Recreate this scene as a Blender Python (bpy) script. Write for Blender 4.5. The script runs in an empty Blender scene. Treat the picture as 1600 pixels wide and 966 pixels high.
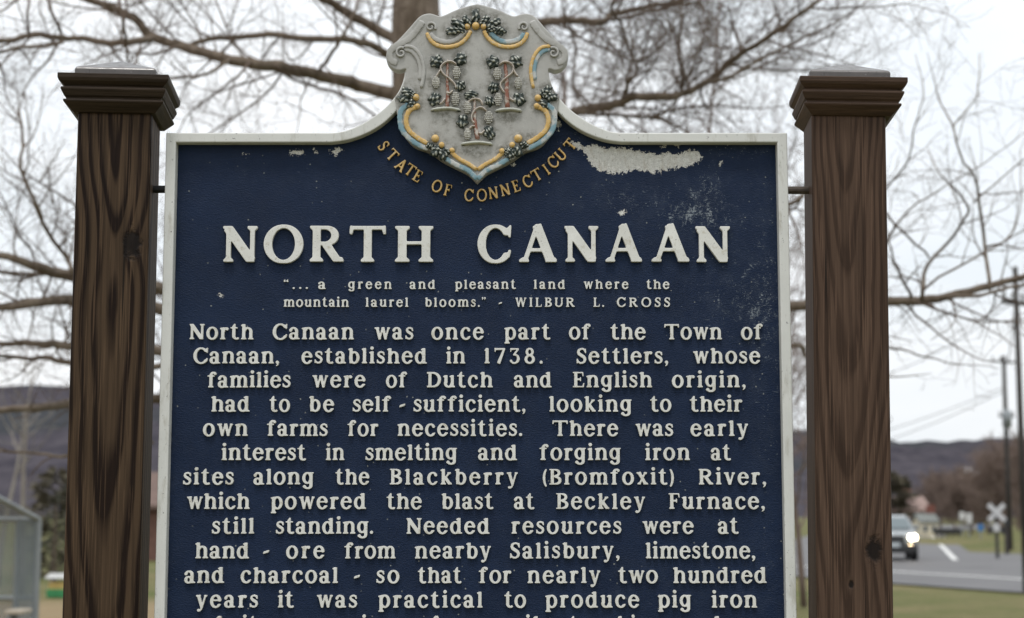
import bpy, bmesh, math, random
import numpy as np
from mathutils import Vector, Matrix, Euler
from mathutils.geometry import tessellate_polygon

SC = bpy.context.scene
COL = SC.collection
R = math.radians
rng = random.Random(11)

# ------------------------------------------------------------------ camera
CAMZ = 1.6
FPX = 2635.0                       # focal length in pixels of a 1600 wide frame
TILT = math.atan(317 / FPX)
cd = bpy.data.cameras.new('camera')
cam = bpy.data.objects.new('camera', cd)
COL.objects.link(cam)
cam.location = (0, 0, CAMZ)
cam.rotation_euler = (R(90) + TILT, 0, 0)
cd.sensor_width = 36
cd.lens = 36 * FPX / 1600
cd.clip_start = 0.05
cd.clip_end = 8000
cd.dof.use_dof = True
cd.dof.focus_distance = 2.97
cd.dof.aperture_fstop = 5.4
SC.camera = cam

# ------------------------------------------------------------------ sky
w = bpy.data.worlds.new('World')
SC.world = w
w.use_nodes = True
nt = w.node_tree
nt.nodes.clear()
SUN_EL, SUN_AZ = R(69), R(190)      # azimuth clockwise from +Y
def wn(t, **p):
    n = nt.nodes.new(t)
    for k, v in p.items(): setattr(n, k, v)
    return n
sky = wn('ShaderNodeTexSky', sky_type='NISHITA', sun_disc=False, sun_elevation=SUN_EL, sun_rotation=SUN_AZ,
         air_density=1.0, dust_density=3.0, ozone_density=1.0)
tc = wn('ShaderNodeTexCoord')
mp = wn('ShaderNodeMapping'); mp.inputs['Scale'].default_value = (1, 1, 2.6)
nt.links.new(tc.outputs['Generated'], mp.inputs['Vector'])
nz = wn('ShaderNodeTexNoise'); nz.inputs['Scale'].default_value = 3.2; nz.inputs['Detail'].default_value = 5; nz.inputs['Roughness'].default_value = .5
nt.links.new(mp.outputs[0], nz.inputs['Vector'])
rp = wn('ShaderNodeValToRGB')
rp.color_ramp.elements[0].position = .32; rp.color_ramp.elements[0].color = (.80, .86, .91, 1)
rp.color_ramp.elements[1].position = .62; rp.color_ramp.elements[1].color = (.97, .985, 1.0, 1)
nt.links.new(nz.outputs['Fac'], rp.inputs[0])
sep = wn('ShaderNodeSeparateXYZ'); nt.links.new(tc.outputs['Generated'], sep.inputs[0])
zr = wn('ShaderNodeMapRange'); zr.inputs['From Min'].default_value = 0.0; zr.inputs['From Max'].default_value = 1.0
zr.inputs['To Min'].default_value = 10.7; zr.inputs['To Max'].default_value = 15.5
nt.links.new(sep.outputs['Z'], zr.inputs['Value'])
sc = wn('ShaderNodeVectorMath', operation='SCALE')
nt.links.new(rp.outputs[0], sc.inputs[0]); nt.links.new(zr.outputs[0], sc.inputs['Scale'])
mx = wn('ShaderNodeMix', data_type='RGBA'); mx.inputs[0].default_value = .93
nt.links.new(sky.outputs[0], mx.inputs[6]); nt.links.new(sc.outputs[0], mx.inputs[7])
bg = wn('ShaderNodeBackground'); bg.inputs['Strength'].default_value = 0.1
nt.links.new(mx.outputs[2], bg.inputs['Color'])
wo = wn('ShaderNodeOutputWorld'); nt.links.new(bg.outputs[0], wo.inputs['Surface'])

# ------------------------------------------------------------------ sun behind thin cloud
sd = bpy.data.lights.new('sun', 'SUN')
sun = bpy.data.objects.new('sun', sd); COL.objects.link(sun)
sd.energy = 1.5; sd.angle = R(14); sd.color = (1, .97, .93)
sdir = Vector((math.sin(SUN_AZ) * math.cos(SUN_EL), math.cos(SUN_AZ) * math.cos(SUN_EL), math.sin(SUN_EL)))
sun.rotation_euler = sdir.to_track_quat('Z', 'Y').to_euler()
sun.location = (0, -5, 20)

vs = SC.view_settings
vs.view_transform = 'Standard'; vs.look = 'None'; vs.gamma = 1; vs.use_curve_mapping = False
vs.exposure = 0.0
SC.cycles.max_bounces = 6

# ------------------------------------------------------------------ helpers
def px(u, v, Y):
    """world point on the vertical plane at distance Y that the photograph shows at pixel u, v"""
    a = (u - 800) / FPX; b = (483 - v) / FPX
    d = Vector((a, math.cos(TILT) - b * math.sin(TILT), math.sin(TILT) + b * math.cos(TILT)))
    t = Y / d.y
    return Vector((d.x * t, Y, CAMZ + d.z * t))

def mpp(Y):                       # metres per photo pixel at distance Y
    return Y / FPX

class G:
    def __init__(s, nt): s.nt = nt
    def n(s, t, inp=None, **p):
        nd = s.nt.nodes.new(t)
        for k, v in p.items(): setattr(nd, k, v)
        for k, v in (inp or {}).items():
            if isinstance(v, bpy.types.NodeSocket): s.nt.links.new(v, nd.inputs[k])
            else: nd.inputs[k].default_value = v
        return nd
    def m(s, op, a, b=None, c=None, clamp=False):
        i = {0: a}
        if b is not None: i[1] = b
        if c is not None: i[2] = c
        return s.n('ShaderNodeMath', i, operation=op, use_clamp=clamp).outputs[0]
    def obj(s): return s.n('ShaderNodeTexCoord').outputs['Object']
    def geo(s): return s.n('ShaderNodeNewGeometry').outputs['Position']
    def mp(s, vec, scale=(1, 1, 1), loc=(0, 0, 0), rot=(0, 0, 0)):
        return s.n('ShaderNodeMapping', {'Vector': vec, 'Scale': scale, 'Location': loc, 'Rotation': rot}).outputs[0]
    def noise(s, vec, scale, detail=4, rough=.55, out='Fac', dist=0.0):
        return s.n('ShaderNodeTexNoise', {'Vector': vec, 'Scale': scale, 'Detail': detail, 'Roughness': rough, 'Distortion': dist}).outputs[out]
    def ramp(s, f, stops, interp='LINEAR'):
        nd = s.n('ShaderNodeValToRGB', {0: f}); cr = nd.color_ramp; cr.interpolation = interp
        while len(cr.elements) < len(stops): cr.elements.new(.5)
        for e, (p, c) in zip(cr.elements, stops):
            e.position = p; e.color = (c, c, c, 1) if isinstance(c, (int, float)) else (*c, 1)
        return nd.outputs[0]
    def mix(s, f, a, b):
        a = (*a, 1) if isinstance(a, tuple) else a; b = (*b, 1) if isinstance(b, tuple) else b
        return s.n('ShaderNodeMix', {0: f, 6: a, 7: b}, data_type='RGBA').outputs[2]
    def attr(s, nm): return s.n('ShaderNodeAttribute', attribute_name=nm).outputs['Fac']
    def smooth(s, v, a, b):
        return s.n('ShaderNodeMapRange', {'Value': v, 'From Min': a, 'From Max': b, 'To Min': 0.0, 'To Max': 1.0}, interpolation_type='SMOOTHSTEP').outputs[0]
    def bump(s, h, strength=.4, dist=.002):
        return s.n('ShaderNodeBump', {'Height': h, 'Strength': strength, 'Distance': dist}).outputs[0]
    def sep(s, v): return s.n('ShaderNodeSeparateXYZ', {0: v}).outputs

def mat(name, fn):
    m = bpy.data.materials.new(name); m.use_nodes = True
    g = G(m.node_tree); m.node_tree.nodes.clear()
    r = fn(g)
    b = g.n('ShaderNodeBsdfPrincipled')
    for k, v in r.items():
        if isinstance(v, bpy.types.NodeSocket): g.nt.links.new(v, b.inputs[k])
        else: b.inputs[k].default_value = (*v, 1) if isinstance(v, tuple) and len(v) == 3 else v
    o = g.n('ShaderNodeOutputMaterial', {0: b.outputs[0]})
    return m

def plain(name, col, rough=.6, var=.25, scale=8, metallic=0.0, **kw):
    def f(g):
        n = g.noise(g.obj(), scale, 5)
        c = g.mix(g.ramp(n, [(.3, 0.0), (.7, 1.0)]), tuple(x * (1 - var) for x in col), tuple(min(1, x * (1 + var)) for x in col))
        d = {'Base Color': c, 'Roughness': rough, 'Metallic': metallic}
        d.update(kw); return d
    return mat(name, f)

def tag(o, label=None, cat=None, group=None, kind=None):
    if label: o['label'] = label
    if cat: o['category'] = cat
    if group: o['group'] = group
    if kind: o['kind'] = kind
    return o

def empty(name, loc=(0, 0, 0), parent=None):
    o = bpy.data.objects.new(name, None); COL.objects.link(o); o.location = loc
    o.empty_display_size = .1
    if parent: o.parent = parent
    return o

class MB:
    """collects shapes; build() links them as one mesh object"""
    def __init__(s): s.v = []; s.f = []; s.mi = []
    def add(s, v, f, mi=0):
        o = len(s.v); s.v += [tuple(p) for p in v]; s.f += [tuple(i + o for i in q) for q in f]; s.mi += [mi] * len(f)
        return s
    def box(s, a, b, mi=0):
        x0, y0, z0 = a; x1, y1, z1 = b
        return s.add([(x0, y0, z0), (x1, y0, z0), (x1, y1, z0), (x0, y1, z0), (x0, y0, z1), (x1, y0, z1), (x1, y1, z1), (x0, y1, z1)],
                     [(3, 2, 1, 0), (4, 5, 6, 7), (0, 1, 5, 4), (1, 2, 6, 5), (2, 3, 7, 6), (3, 0, 4, 7)], mi)
    def tube(s, pts, rad, sides=8, cap=True, mi=0):
        pts = [Vector(p) for p in pts]
        n = len(pts)
        if isinstance(rad, (int, float)): rad = [rad] * n
        t0 = (pts[1] - pts[0]).normalized()
        nrm = t0.orthogonal().normalized()
        vs = []
        for i in range(n):
            t = (pts[min(i + 1, n - 1)] - pts[max(i - 1, 0)])
            t = t.normalized() if t.length > 1e-9 else t0
            nrm = (nrm - t * nrm.dot(t))
            nrm = nrm.normalized() if nrm.length > 1e-6 else t.orthogonal().normalized()
            b = t.cross(nrm)
            for k in range(sides):
                a = 2 * math.pi * k / sides
                vs.append(pts[i] + (nrm * math.cos(a) + b * math.sin(a)) * rad[i])
        fs = []
        for i in range(n - 1):
            for k in range(sides):
                k2 = (k + 1) % sides
                fs.append((i * sides + k, i * sides + k2, (i + 1) * sides + k2, (i + 1) * sides + k))
        if cap:
            fs.append(tuple(range(sides - 1, -1, -1))); fs.append(tuple((n - 1) * sides + k for k in range(sides)))
        return s.add(vs, fs, mi)
    def lathe(s, prof, c=(0, 0, 0), axis='z', n=20, mi=0):
        vs = []; fs = []
        for (r, h) in prof:
            for k in range(n):
                a = 2 * math.pi * k / n
                p = (r * math.cos(a), r * math.sin(a), h)
                if axis == 'y': p = (p[0], p[2], p[1])
                if axis == 'x': p = (p[2], p[0], p[1])
                vs.append((p[0] + c[0], p[1] + c[1], p[2] + c[2]))
        m = len(prof)
        for i in range(m - 1):
            for k in range(n):
                k2 = (k + 1) % n
                fs.append((i * n + k, i * n + k2, (i + 1) * n + k2, (i + 1) * n + k))
        fs.append(tuple(range(n - 1, -1, -1))); fs.append(tuple((m - 1) * n + k for k in range(n)))
        return s.add(vs, fs, mi)
    def build(s, name, mats, parent=None, smooth=False, bevel=0.0, off=None, fixn=True, seg=2):
        me = bpy.data.meshes.new(name)
        vv = s.v
        if off is None and parent is not None:
            off = root_loc(parent)
        if off is not None: vv = [(p[0] - off[0], p[1] - off[1], p[2] - off[2]) for p in vv]
        me.from_pydata(vv, [], s.f)
        for m in (mats if isinstance(mats, (list, tuple)) else [mats]): me.materials.append(m)
        if any(s.mi): me.polygons.foreach_set('material_index', s.mi)
        if fixn:
            bm = bmesh.new(); bm.from_mesh(me); bmesh.ops.recalc_face_normals(bm, faces=bm.faces); bm.to_mesh(me); bm.free()
        if smooth: me.polygons.foreach_set('use_smooth', [True] * len(me.polygons))
        o = bpy.data.objects.new(name, me); COL.objects.link(o)
        if parent: o.parent = parent
        if bevel:
            md = o.modifiers.new('bevel', 'BEVEL'); md.width = bevel; md.segments = seg; md.limit_method = 'ANGLE'; md.angle_limit = R(35)
        return o

def root_loc(o):
    l = Vector((0, 0, 0))
    while o: l = l + Vector(o.location); o = o.parent
    return l

def structure(name, mb, m, **k):
    o = mb.build(name, m, **k); o['kind'] = 'structure'; return o

def catmull(P, n=6, closed=False):
    P = [Vector(p) for p in P]; out = []
    L = len(P)
    for i in range(L if closed else L - 1):
        p0 = P[(i - 1) % L] if closed or i > 0 else P[0]
        p1 = P[i]; p2 = P[(i + 1) % L]
        p3 = P[(i + 2) % L] if closed or i + 2 < L else P[-1]
        for k in range(n):
            t = k / n
            out.append(.5 * ((2 * p1) + (p2 - p0) * t + (2 * p0 - 5 * p1 + 4 * p2 - p3) * t * t + (3 * p1 - p0 - 3 * p2 + p3) * t ** 3))
    if not closed: out.append(P[-1])
    return out

DG = None
def relief(contours, depth, bevel, res=1):
    """front-facing raised relief from closed 2-D contours; returns verts (x, y, z up to depth) and faces"""
    cu = bpy.data.curves.new('tmp', 'CURVE'); cu.dimensions = '2D'; cu.fill_mode = 'BOTH'
    cu.extrude = depth / 2 - bevel; cu.bevel_depth = bevel; cu.bevel_resolution = res; cu.offset = -bevel
    for c in contours:
        sp = cu.splines.new('POLY'); sp.points.add(len(c) - 1)
        sp.points.foreach_set('co', [q for p in c for q in (p[0], p[1], 0, 1)])
        sp.use_cyclic_u = True
    o = bpy.data.objects.new('tmp', cu); COL.objects.link(o)
    dg = bpy.context.evaluated_depsgraph_get(); dg.update()
    me = bpy.data.meshes.new_from_object(o.evaluated_get(dg))
    v = np.empty(len(me.vertices) * 3); me.vertices.foreach_get('co', v); v = v.reshape(-1, 3)
    v[:, 2] += depth / 2
    f = [tuple(p.vertices) for p in me.polygons]
    bpy.data.objects.remove(o); bpy.data.curves.remove(cu); bpy.data.meshes.remove(me)
    return v, f
# ------------------------------------------------------------------ the cast serif alphabet, drawn stroke by stroke
XH, DE = .79, -.27
class Glyph:
    def __init__(s, S=.2, H=.1, res=96):
        s.S, s.H, s.res = S, H, res
        s.x0, s.y0 = -.25, -.45
        nx, ny = int(1.75 * res), int(1.75 * res)
        s.X, s.Y = np.meshgrid(s.x0 + (np.arange(nx) + .5) / res, s.y0 + (np.arange(ny) + .5) / res)
        s.M = np.zeros(s.X.shape, bool)
    def inside(s, pts):
        m = np.zeros(s.X.shape, bool); n = len(pts)
        for i in range(n):
            x1, y1 = pts[i]; x2, y2 = pts[(i + 1) % n]
            if y1 == y2: continue
            c = ((y1 > s.Y) != (y2 > s.Y)) & (s.X < (x2 - x1) * (s.Y - y1) / (y2 - y1) + x1)
            m ^= c
        return m
    def P(s, *pts): s.M |= s.inside(pts); return s
    def cut(s, *pts): s.M &= ~s.inside(pts); return s
    def E(s, cx, cy, r, ry=None):
        ry = ry or r; s.M |= ((s.X - cx) / r) ** 2 + ((s.Y - cy) / ry) ** 2 < 1; return s
    def ln(s, a, b, w0, w1=None, rnd=False):
        w1 = w0 if w1 is None else w1
        dx, dy = b[0] - a[0], b[1] - a[1]; L = math.hypot(dx, dy) or 1e-9; nx, ny = -dy / L / 2, dx / L / 2
        s.P((a[0] + nx * w0, a[1] + ny * w0), (b[0] + nx * w1, b[1] + ny * w1), (b[0] - nx * w1, b[1] - ny * w1), (a[0] - nx * w0, a[1] - ny * w0))
        if rnd: s.E(a[0], a[1], w0 / 2); s.E(b[0], b[1], w1 / 2)
        return s
    def path(s, pts, ws):
        if isinstance(ws, float): ws = [ws] * len(pts)
        for i in range(len(pts) - 1): s.ln(pts[i], pts[i + 1], ws[i], ws[i + 1], True)
        return s
    def arc(s, cx, cy, rx, ry, a0, a1, S=None, H=None, n=28):
        """rx, ry measured to the outside edge; thick at the sides, thin at top and bottom"""
        S = S or s.S; H = H or s.H; pts = []; ws = []
        for i in range(n + 1):
            a = R(a0 + (a1 - a0) * i / n); t = abs(math.cos(a)) ** 1.4
            pts.append((cx + (rx - S / 2) * math.cos(a), cy + (ry - H / 2) * math.sin(a))); ws.append(H + (S - H) * t)
        return s.path(pts, ws)
    def st(s, x, y0, y1, w=None): w = w or s.S; return s.P((x - w / 2, y0), (x + w / 2, y0), (x + w / 2, y1), (x - w / 2, y1))
    def foot(s, x, y=0, l=None, r=None, w=None):      # bracketed serif standing on y
        w = w or s.S; h = .085; l = w / 2 + .075 if l is None else l; r = w / 2 + .075 if r is None else r
        return s.P((x - l, y), (x + r, y), (x + r, y + h * .75), (x + w / 2, y + h * 1.5), (x - w / 2, y + h * 1.5), (x - l, y + h * .75))
    def head(s, x, y=1, l=None, r=None, w=None):
        w = w or s.S; h = .085; l = w / 2 + .075 if l is None else l; r = w / 2 + .075 if r is None else r
        return s.P((x - l, y), (x + r, y), (x + r, y - h * .75), (x + w / 2, y - h * 1.5), (x - w / 2, y - h * 1.5), (x - l, y - h * .75))
    def flag(s, x, y, w=None):                        # the slanted head of a lower-case stem
        w = w or s.S
        return s.P((x - w / 2 - .09, y - .11), (x - w / 2 - .085, y - .05), (x + w / 2, y + .01), (x + w / 2, y - .2), (x - w / 2, y - .16))
    def contours(s, blur=2):
        F = s.M.astype(float)
        k = np.array([1, 2, 3, 2, 1.]) / 9
        for _ in range(blur):
            for ax in (0, 1):
                F = sum(np.roll(F, d, ax) * k[d + 2] for d in range(-2, 3))
        F -= .5
        ny, nx = F.shape; segs = {}
        b = F > 0
        c = b[:-1, :-1].astype(int) + 2 * b[:-1, 1:] + 4 * b[1:, 1:] + 8 * b[1:, :-1]
        T = {1: [(3, 0)], 2: [(0, 1)], 3: [(3, 1)], 4: [(1, 2)], 5: [(3, 2), (1, 0)], 6: [(0, 2)], 7: [(3, 2)], 8: [(2, 3)], 9: [(2, 0)],
             10: [(0, 3), (2, 1)], 11: [(2, 1)], 12: [(1, 3)], 13: [(1, 0)], 14: [(0, 3)]}
        pos = {}
        def ek(j, i, e):
            if e == 0: k_ = ('h', j, i); a, bb = (j, i), (j, i + 1)
            elif e == 1: k_ = ('v', j, i + 1); a, bb = (j, i + 1), (j + 1, i + 1)
            elif e == 2: k_ = ('h', j + 1, i); a, bb = (j + 1, i), (j + 1, i + 1)
            else: k_ = ('v', j, i); a, bb = (j, i), (j + 1, i)
            if k_ not in pos:
                fa, fb = F[a], F[bb]; t = fa / (fa - fb)
                pos[k_] = (s.x0 + (a[1] + (bb[1] - a[1]) * t + .5) / s.res, s.y0 + (a[0] + (bb[0] - a[0]) * t + .5) / s.res)
            return k_
        for j, i in np.argwhere((c > 0) & (c < 15)):
            for e0, e1 in T[int(c[j, i])]: segs[ek(j, i, e0)] = ek(j, i, e1)
        loops = []
        while segs:
            k0, k1 = segs.popitem(); lp = [k0]
            while k1 != k0 and k1 in segs: lp.append(k1); k1 = segs.pop(k1)
            if len(lp) > 8: loops.append(simplify([pos[q] for q in lp], .22 / s.res))
        return [l for l in loops if len(l) > 4]

def simplify(P, tol):
    def rec(a, b):
        x1, y1 = P[a]; x2, y2 = P[b]; L = math.hypot(x2 - x1, y2 - y1) or 1e-9; m, mi = 0, -1
        for i in range(a + 1, b):
            d = abs((x2 - x1) * (y1 - P[i][1]) - (x1 - P[i][0]) * (y2 - y1)) / L
            if d > m: m, mi = d, i
        return rec(a, mi) + rec(mi, b) if m > tol else [a]
    h = len(P) // 2
    return [P[i] for i in rec(0, h) + rec(h, len(P) - 1)]

def draw(ch, g):
    S, H = g.S, g.H; c = S / 2 + .08
    # capitals
    if ch == 'N':
        t = H * 1.35
        g.st(.16, 0, .95, t).foot(.16, 0, w=t).ln((.13, .96), (.80, .03), S * 1.2).st(.82, 0.0, 1, t).head(.82, 1, w=t).P((.0, 1), (.26, 1), (.2, .82), (.12, .9), (.0, .93))
        g.cut((-.2, -.3), (1.3, -.3), (1.3, 0), (-.2, 0)).cut((-.2, 1.0), (1.3, 1.0), (1.3, 1.2), (-.2, 1.2)); return .95
    if ch == 'O': g.arc(.53, .5, .53, .54, 0, 360, S * 1.02, n=48); return 1.06
    if ch == 'R':
        g.st(c + .03, 0, 1).foot(c + .03).head(c + .03, 1, r=.0).arc(.46, .73, .37, .27, -90, 90, S * .95, H * 1.05).ln((c, 1 - H / 2), (.48, 1 - H / 2), H).ln((c, .46 + H / 2), (.48, .46 + H / 2), H)
        g.ln((.47, .5), (.80, .03), S * 1.05, S * 1.0).foot(.83, 0, .1, .14, S * .9); g.cut((-.2, -.3), (1.3, -.3), (1.3, 0), (-.2, 0)); return .95
    if ch == 'T':
        g.st(.49, 0, 1).foot(.49).P((.02, 1), (.96, 1), (.96, .9), (.02, .9)).P((.0, 1.02), (.10, 1.0), (.10, .9), (.06, .76), (-.01, .78)).P((.98, 1.02), (.88, 1.0), (.88, .9), (.92, .76), (.99, .78)); return .98
    if ch == 'H':
        a, b = c + .03, 1.04 - c - .03
        g.st(a, 0, 1).foot(a).head(a).st(b, 0, 1).foot(b).head(b).ln((a, .53), (b, .53), H * .95); return 1.04
    if ch == 'C':
        g.arc(.5, .5, .5, .54, 42, 318, S * 1.05, n=40).P((.80, .92), (.90, 1.03), (.94, 1.03), (.92, .68), (.86, .68)).path([(.85, .16), (.89, .30)], H * .9); return .95
    if ch == 'A':
        g.ln((.51, 1.04), (.17, .03), H * 1.3).ln((.49, 1.04), (.87, .03), S * 1.15).P((.40, 1.0), (.50, 1.07), (.62, 1.0), (.56, .8), (.46, .8)).ln((.26, .34), (.75, .34), H * .95).foot(.15, 0, .14, .13, H * 1.3).foot(.89, 0, .16, .15, S)
        g.cut((-.2, -.3), (1.3, -.3), (1.3, 0), (-.2, 0)); return 1.04
    if ch == 'B':
        g.st(c + .02, 0, 1).P((.0, 1), (.4, 1), (.4, .93), (0, .93)).P((0, 0), (.4, 0), (.4, .07), (0, .07)).arc(.40, .755, .32, .245, -90, 90, S * .9).arc(.41, .27, .38, .27, -90, 90, S).ln((c, .53), (.42, .53), H); return .80
    if ch == 'D':
        g.st(c + .02, 0, 1).P((.0, 1), (.4, 1), (.4, 1 - H), (0, 1 - H)).P((0, 0), (.4, 0), (.4, H), (0, H)).arc(.38, .5, .54, .5, -90, 90, S * 1.05); return .93
    if ch == 'E' or ch == 'F':
        g.st(c + .02, 0, 1).P((0, 1), (.68, 1), (.68, .92), (0, .92)).P((.68, 1), (.62, 1), (.6, .9), (.64, .72), (.70, .72)).ln((c, .52), (.52, .52), H).P((.47, .66), (.53, .66), (.53, .39), (.47, .39))
        if ch == 'E': g.P((0, 0), (.70, 0), (.70, .08), (0, .08)).P((.66, 0), (.72, 0), (.75, .29), (.69, .29), (.62, .08)); return .75
        g.foot(c + .02); return .72
    if ch == 'I': g.st(c, 0, 1).foot(c).head(c); return 2 * c
    if ch == 'L': g.st(c + .02, 0, 1).head(c + .02).P((0, 0), (.66, 0), (.66, .08), (0, .08)).P((.62, 0), (.68, 0), (.71, .3), (.65, .3), (.58, .08)); return .72
    if ch == 'S':
        g.path([(.60, .72), (.56, .88), (.44, .965), (.30, .96), (.17, .88), (.13, .75), (.19, .63), (.34, .53), (.50, .43), (.57, .30), (.53, .14), (.40, .045), (.25, .04), (.12, .13), (.07, .28)],
               [H * .8, H, H, H, S * .75, S * .9, S, S * 1.05, S, S * .9, S * .75, H, H, H, H * .8]).P((.56, .98), (.63, .98), (.65, .68), (.58, .68)).P((.03, .0), (.1, .02), (.09, .32), (.02, .32)); return .68
    if ch == 'U': g.st(c + .02, .3, 1).head(c + .02).st(.80, .3, 1, H * 1.2).head(.80, 1, w=H * 1.2).arc(.46, .32, .40, .34, 180, 360, S * .9, H).st(.80, .3, .6, H * 1.2); return .94
    if ch == 'W':
        for a in (0, .48): g.ln((.12 + a, 1), (.36 + a, 0), S, S * .8).ln((.33 + a, 0), (.58 + a, 1), H, H)
        g.head(.12, 1, w=S * .8).head(.60, 1, w=S * .8, r=.1).head(1.06, 1, w=H); g.cut((-.2, -.4), (1.5, -.4), (1.5, -.02), (-.2, -.02)); return 1.2
    # figures
    if ch == '1': g.st(.2, 0, 1).foot(.2).P((.02, .80), (.02, .87), (.2, 1), (.3, 1), (.3, .9)); return .38
    if ch == '7': g.P((.02, 1), (.70, 1), (.70, .9), (.02, .87)).P((.0, 1.02), (.07, 1.02), (.09, .75), (.02, .75)).ln((.63, .93), (.27, 0), H * 1.2, S * 1.1); return .70
    if ch == '3':
        g.P((.06, 1), (.60, 1), (.60, .92), (.06, .88)).P((.04, 1.0), (.1, 1.0), (.11, .75), (.05, .75)).ln((.57, .95), (.30, .6), H).path([(.28, .58), (.44, .56), (.55, .46), (.57, .30), (.52, .14), (.38, .04), (.22, .04), (.1, .14)], [H, H, S * .7, S, S * .8, H, H, H]).E(.1, .17, .085); return .66
    if ch == '8': g.arc(.34, .75, .27, .265, 0, 360, S * .85).arc(.34, .27, .34, .30, 0, 360, S * .95); return .68
    # lower case
    if ch == 'a':
        g.arc(.29, .215, .28, .235, 0, 360, S, H * .9).st(.50, .0, .52).arc(.30, .50, .30, .30, 0, 160, S, H).E(.10, .60, .085).P((.42, 0), (.70, 0), (.70, .07), (.58, .12), (.42, .12)); return .70
    if ch == 'b': g.st(c + .03, 0.02, 1).flag(c + .03, 1).arc(.42, .39, .34, .41, 0, 360, S, H); return .76
    if ch == 'c': g.arc(.36, .39, .36, .42, 48, 312, S, H).E(.55, .61, .095).path([(.56, .12), (.62, .19)], H * .8); return .64
    if ch == 'd': g.arc(.34, .39, .34, .41, 0, 360, S, H).st(.58, 0, 1).flag(.58, 1).P((.58, 0), (.78, 0), (.78, .07), (.66, .12), (.58, .12)); return .78
    if ch == 'e': g.arc(.36, .39, .36, .42, 12, 318, S, H).ln((.1, .45), (.66, .45), H * .85).P((.52, .45), (.70, .42), (.69, .55), (.6, .62)).path([(.57, .11), (.65, .19)], H * .8); return .70
    if ch == 'f': g.st(.23, 0, .80).foot(.23).arc(.42, .76, .29, .27, 75, 180, S, H).E(.50, .90, .09).P((.0, .79), (.46, .79), (.46, .71), (.0, .71)); return .48
    if ch == 'g':
        g.arc(.33, .42, .33, .38, 0, 360, S, H).st(.57, -.05, .79).P((.57, .79), (.74, .79), (.74, .72), (.62, .70)).arc(.36, -.05, .31, .24, 200, 360, S * .95, H).E(.12, -.13, .08); return .74
    if ch in 'hnm':
        g.st(c + .02, 0, .75).foot(c + .02)
        if ch == 'h': g.st(c + .02, 0, 1).flag(c + .02, 1)
        else: g.flag(c + .02, XH)
        n = 2 if ch == 'm' else 1; x = c + .02; st = .46 if n == 1 else .42
        for i in range(n):
            x2 = x + st
            g.arc((x + x2 + .0) / 2 + .02, .50, st / 2 + S / 2 - .02, .30, 0, 150, S, H).st(x2, 0, .52).foot(x2); x = x2
        return x + c
    if ch in 'il':
        g.st(c + .02, 0, XH if ch == 'i' else 1).flag(c + .02, XH if ch == 'i' else 1).foot(c + .02)
        if ch == 'i': g.E(c + .01, 1.0, .115)
        return 2 * c + .04
    if ch == 'k': g.st(c + .02, 0, 1).flag(c + .02, 1).foot(c + .02).ln((.24, .33), (.56, .72), H).head(.57, XH, .12, .12, H).ln((.33, .44), (.60, .05), S).foot(.62, 0, .12, .13, S * .8); g.cut((-.2, -.3), (1.3, -.3), (1.3, 0), (-.2, 0)); return .76
    if ch == 'o': g.arc(.38, .395, .38, .43, 0, 360, S, H, n=40); return .76
    if ch == 'p': g.st(c + .02, DE, XH - .02).flag(c + .02, XH).foot(c + .02, DE).arc(.43, .39, .35, .42, 0, 360, S, H); return .79
    if ch == 'r': g.st(c + .02, 0, .75).foot(c + .02).flag(c + .02, XH).arc(.43, .49, .30, .30, 75, 165, S, H).E(.47, .69, .1); return .57
    if ch == 's':
        g.path([(.48, .58), (.44, .70), (.34, .755), (.22, .745), (.13, .68), (.12, .58), (.18, .50), (.31, .42), (.43, .34), (.47, .23), (.42, .10), (.31, .045), (.19, .05), (.09, .13), (.06, .22)],
               [H * .8, H * .9, H, H, S * .6, S * .75, S * .85, S * .95, S * .85, S * .75, S * .6, H, H, H * .9, H * .8]).P((.44, .76), (.50, .76), (.52, .54), (.46, .54)).P((.03, .02), (.09, .03), (.08, .27), (.02, .27)); return .54
    if ch == 't': g.st(.22, .14, .88).P((.0, .79), (.46, .79), (.46, .71), (.0, .71)).P((.12, .78), (.12, .84), (.24, 1.02), (.32, 1.02), (.32, .78)).arc(.40, .22, .28, .24, 180, 300, S, H); return .50
    if ch == 'u':
        g.st(c + .03, .28, XH).flag(c + .03, XH).st(.62, .0, XH).flag(.62, XH).arc(.38, .28, .31, .30, 180, 345, S, H).P((.62, 0), (.80, 0), (.80, .07), (.7, .12), (.62, .12)); return .80
    if ch in 'vy':
        g.ln((.14, XH), (.37, .0), S, S * .85).ln((.60, XH), (.37, .0), H, H).head(.14, XH, w=S * .8).head(.60, XH, .1, .1, H)
        if ch == 'y': g.path([(.39, .06), (.32, -.12), (.22, -.2)], [H, H, H]).E(.16, -.17, .09)
        else: g.cut((-.2, -.4), (1.3, -.4), (1.3, -.02), (-.2, -.02))
        return .72
    if ch == 'w':
        for a in (0, .38): g.ln((.13 + a, XH), (.32 + a, 0), S * .95, S * .8).ln((.30 + a, 0), (.50 + a, XH), H, H)
        g.head(.12, XH, w=S * .8).head(.50, XH, .08, .06, w=S * .7).head(.88, XH, .09, .1, w=H); g.cut((-.2, -.4), (1.5, -.4), (1.5, -.02), (-.2, -.02)); return 1.0
    if ch == 'x': g.ln((.13, XH), (.57, 0), S).ln((.55, XH), (.15, 0), H).head(.13, XH, w=S * .8).head(.56, XH, .12, .1, H).foot(.57, 0, w=S * .8).foot(.14, 0, .1, .12, H); g.cut((-.2, -.4), (1.5, -.4), (1.5, 0), (-.2, 0)); return .70
    # points
    if ch == '.': g.E(.12, .09, .105); return .24
    if ch == ',': g.E(.12, .09, .105).path([(.17, .08), (.15, -.06), (.06, -.15)], [.13, .09, .05]); return .26
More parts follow.
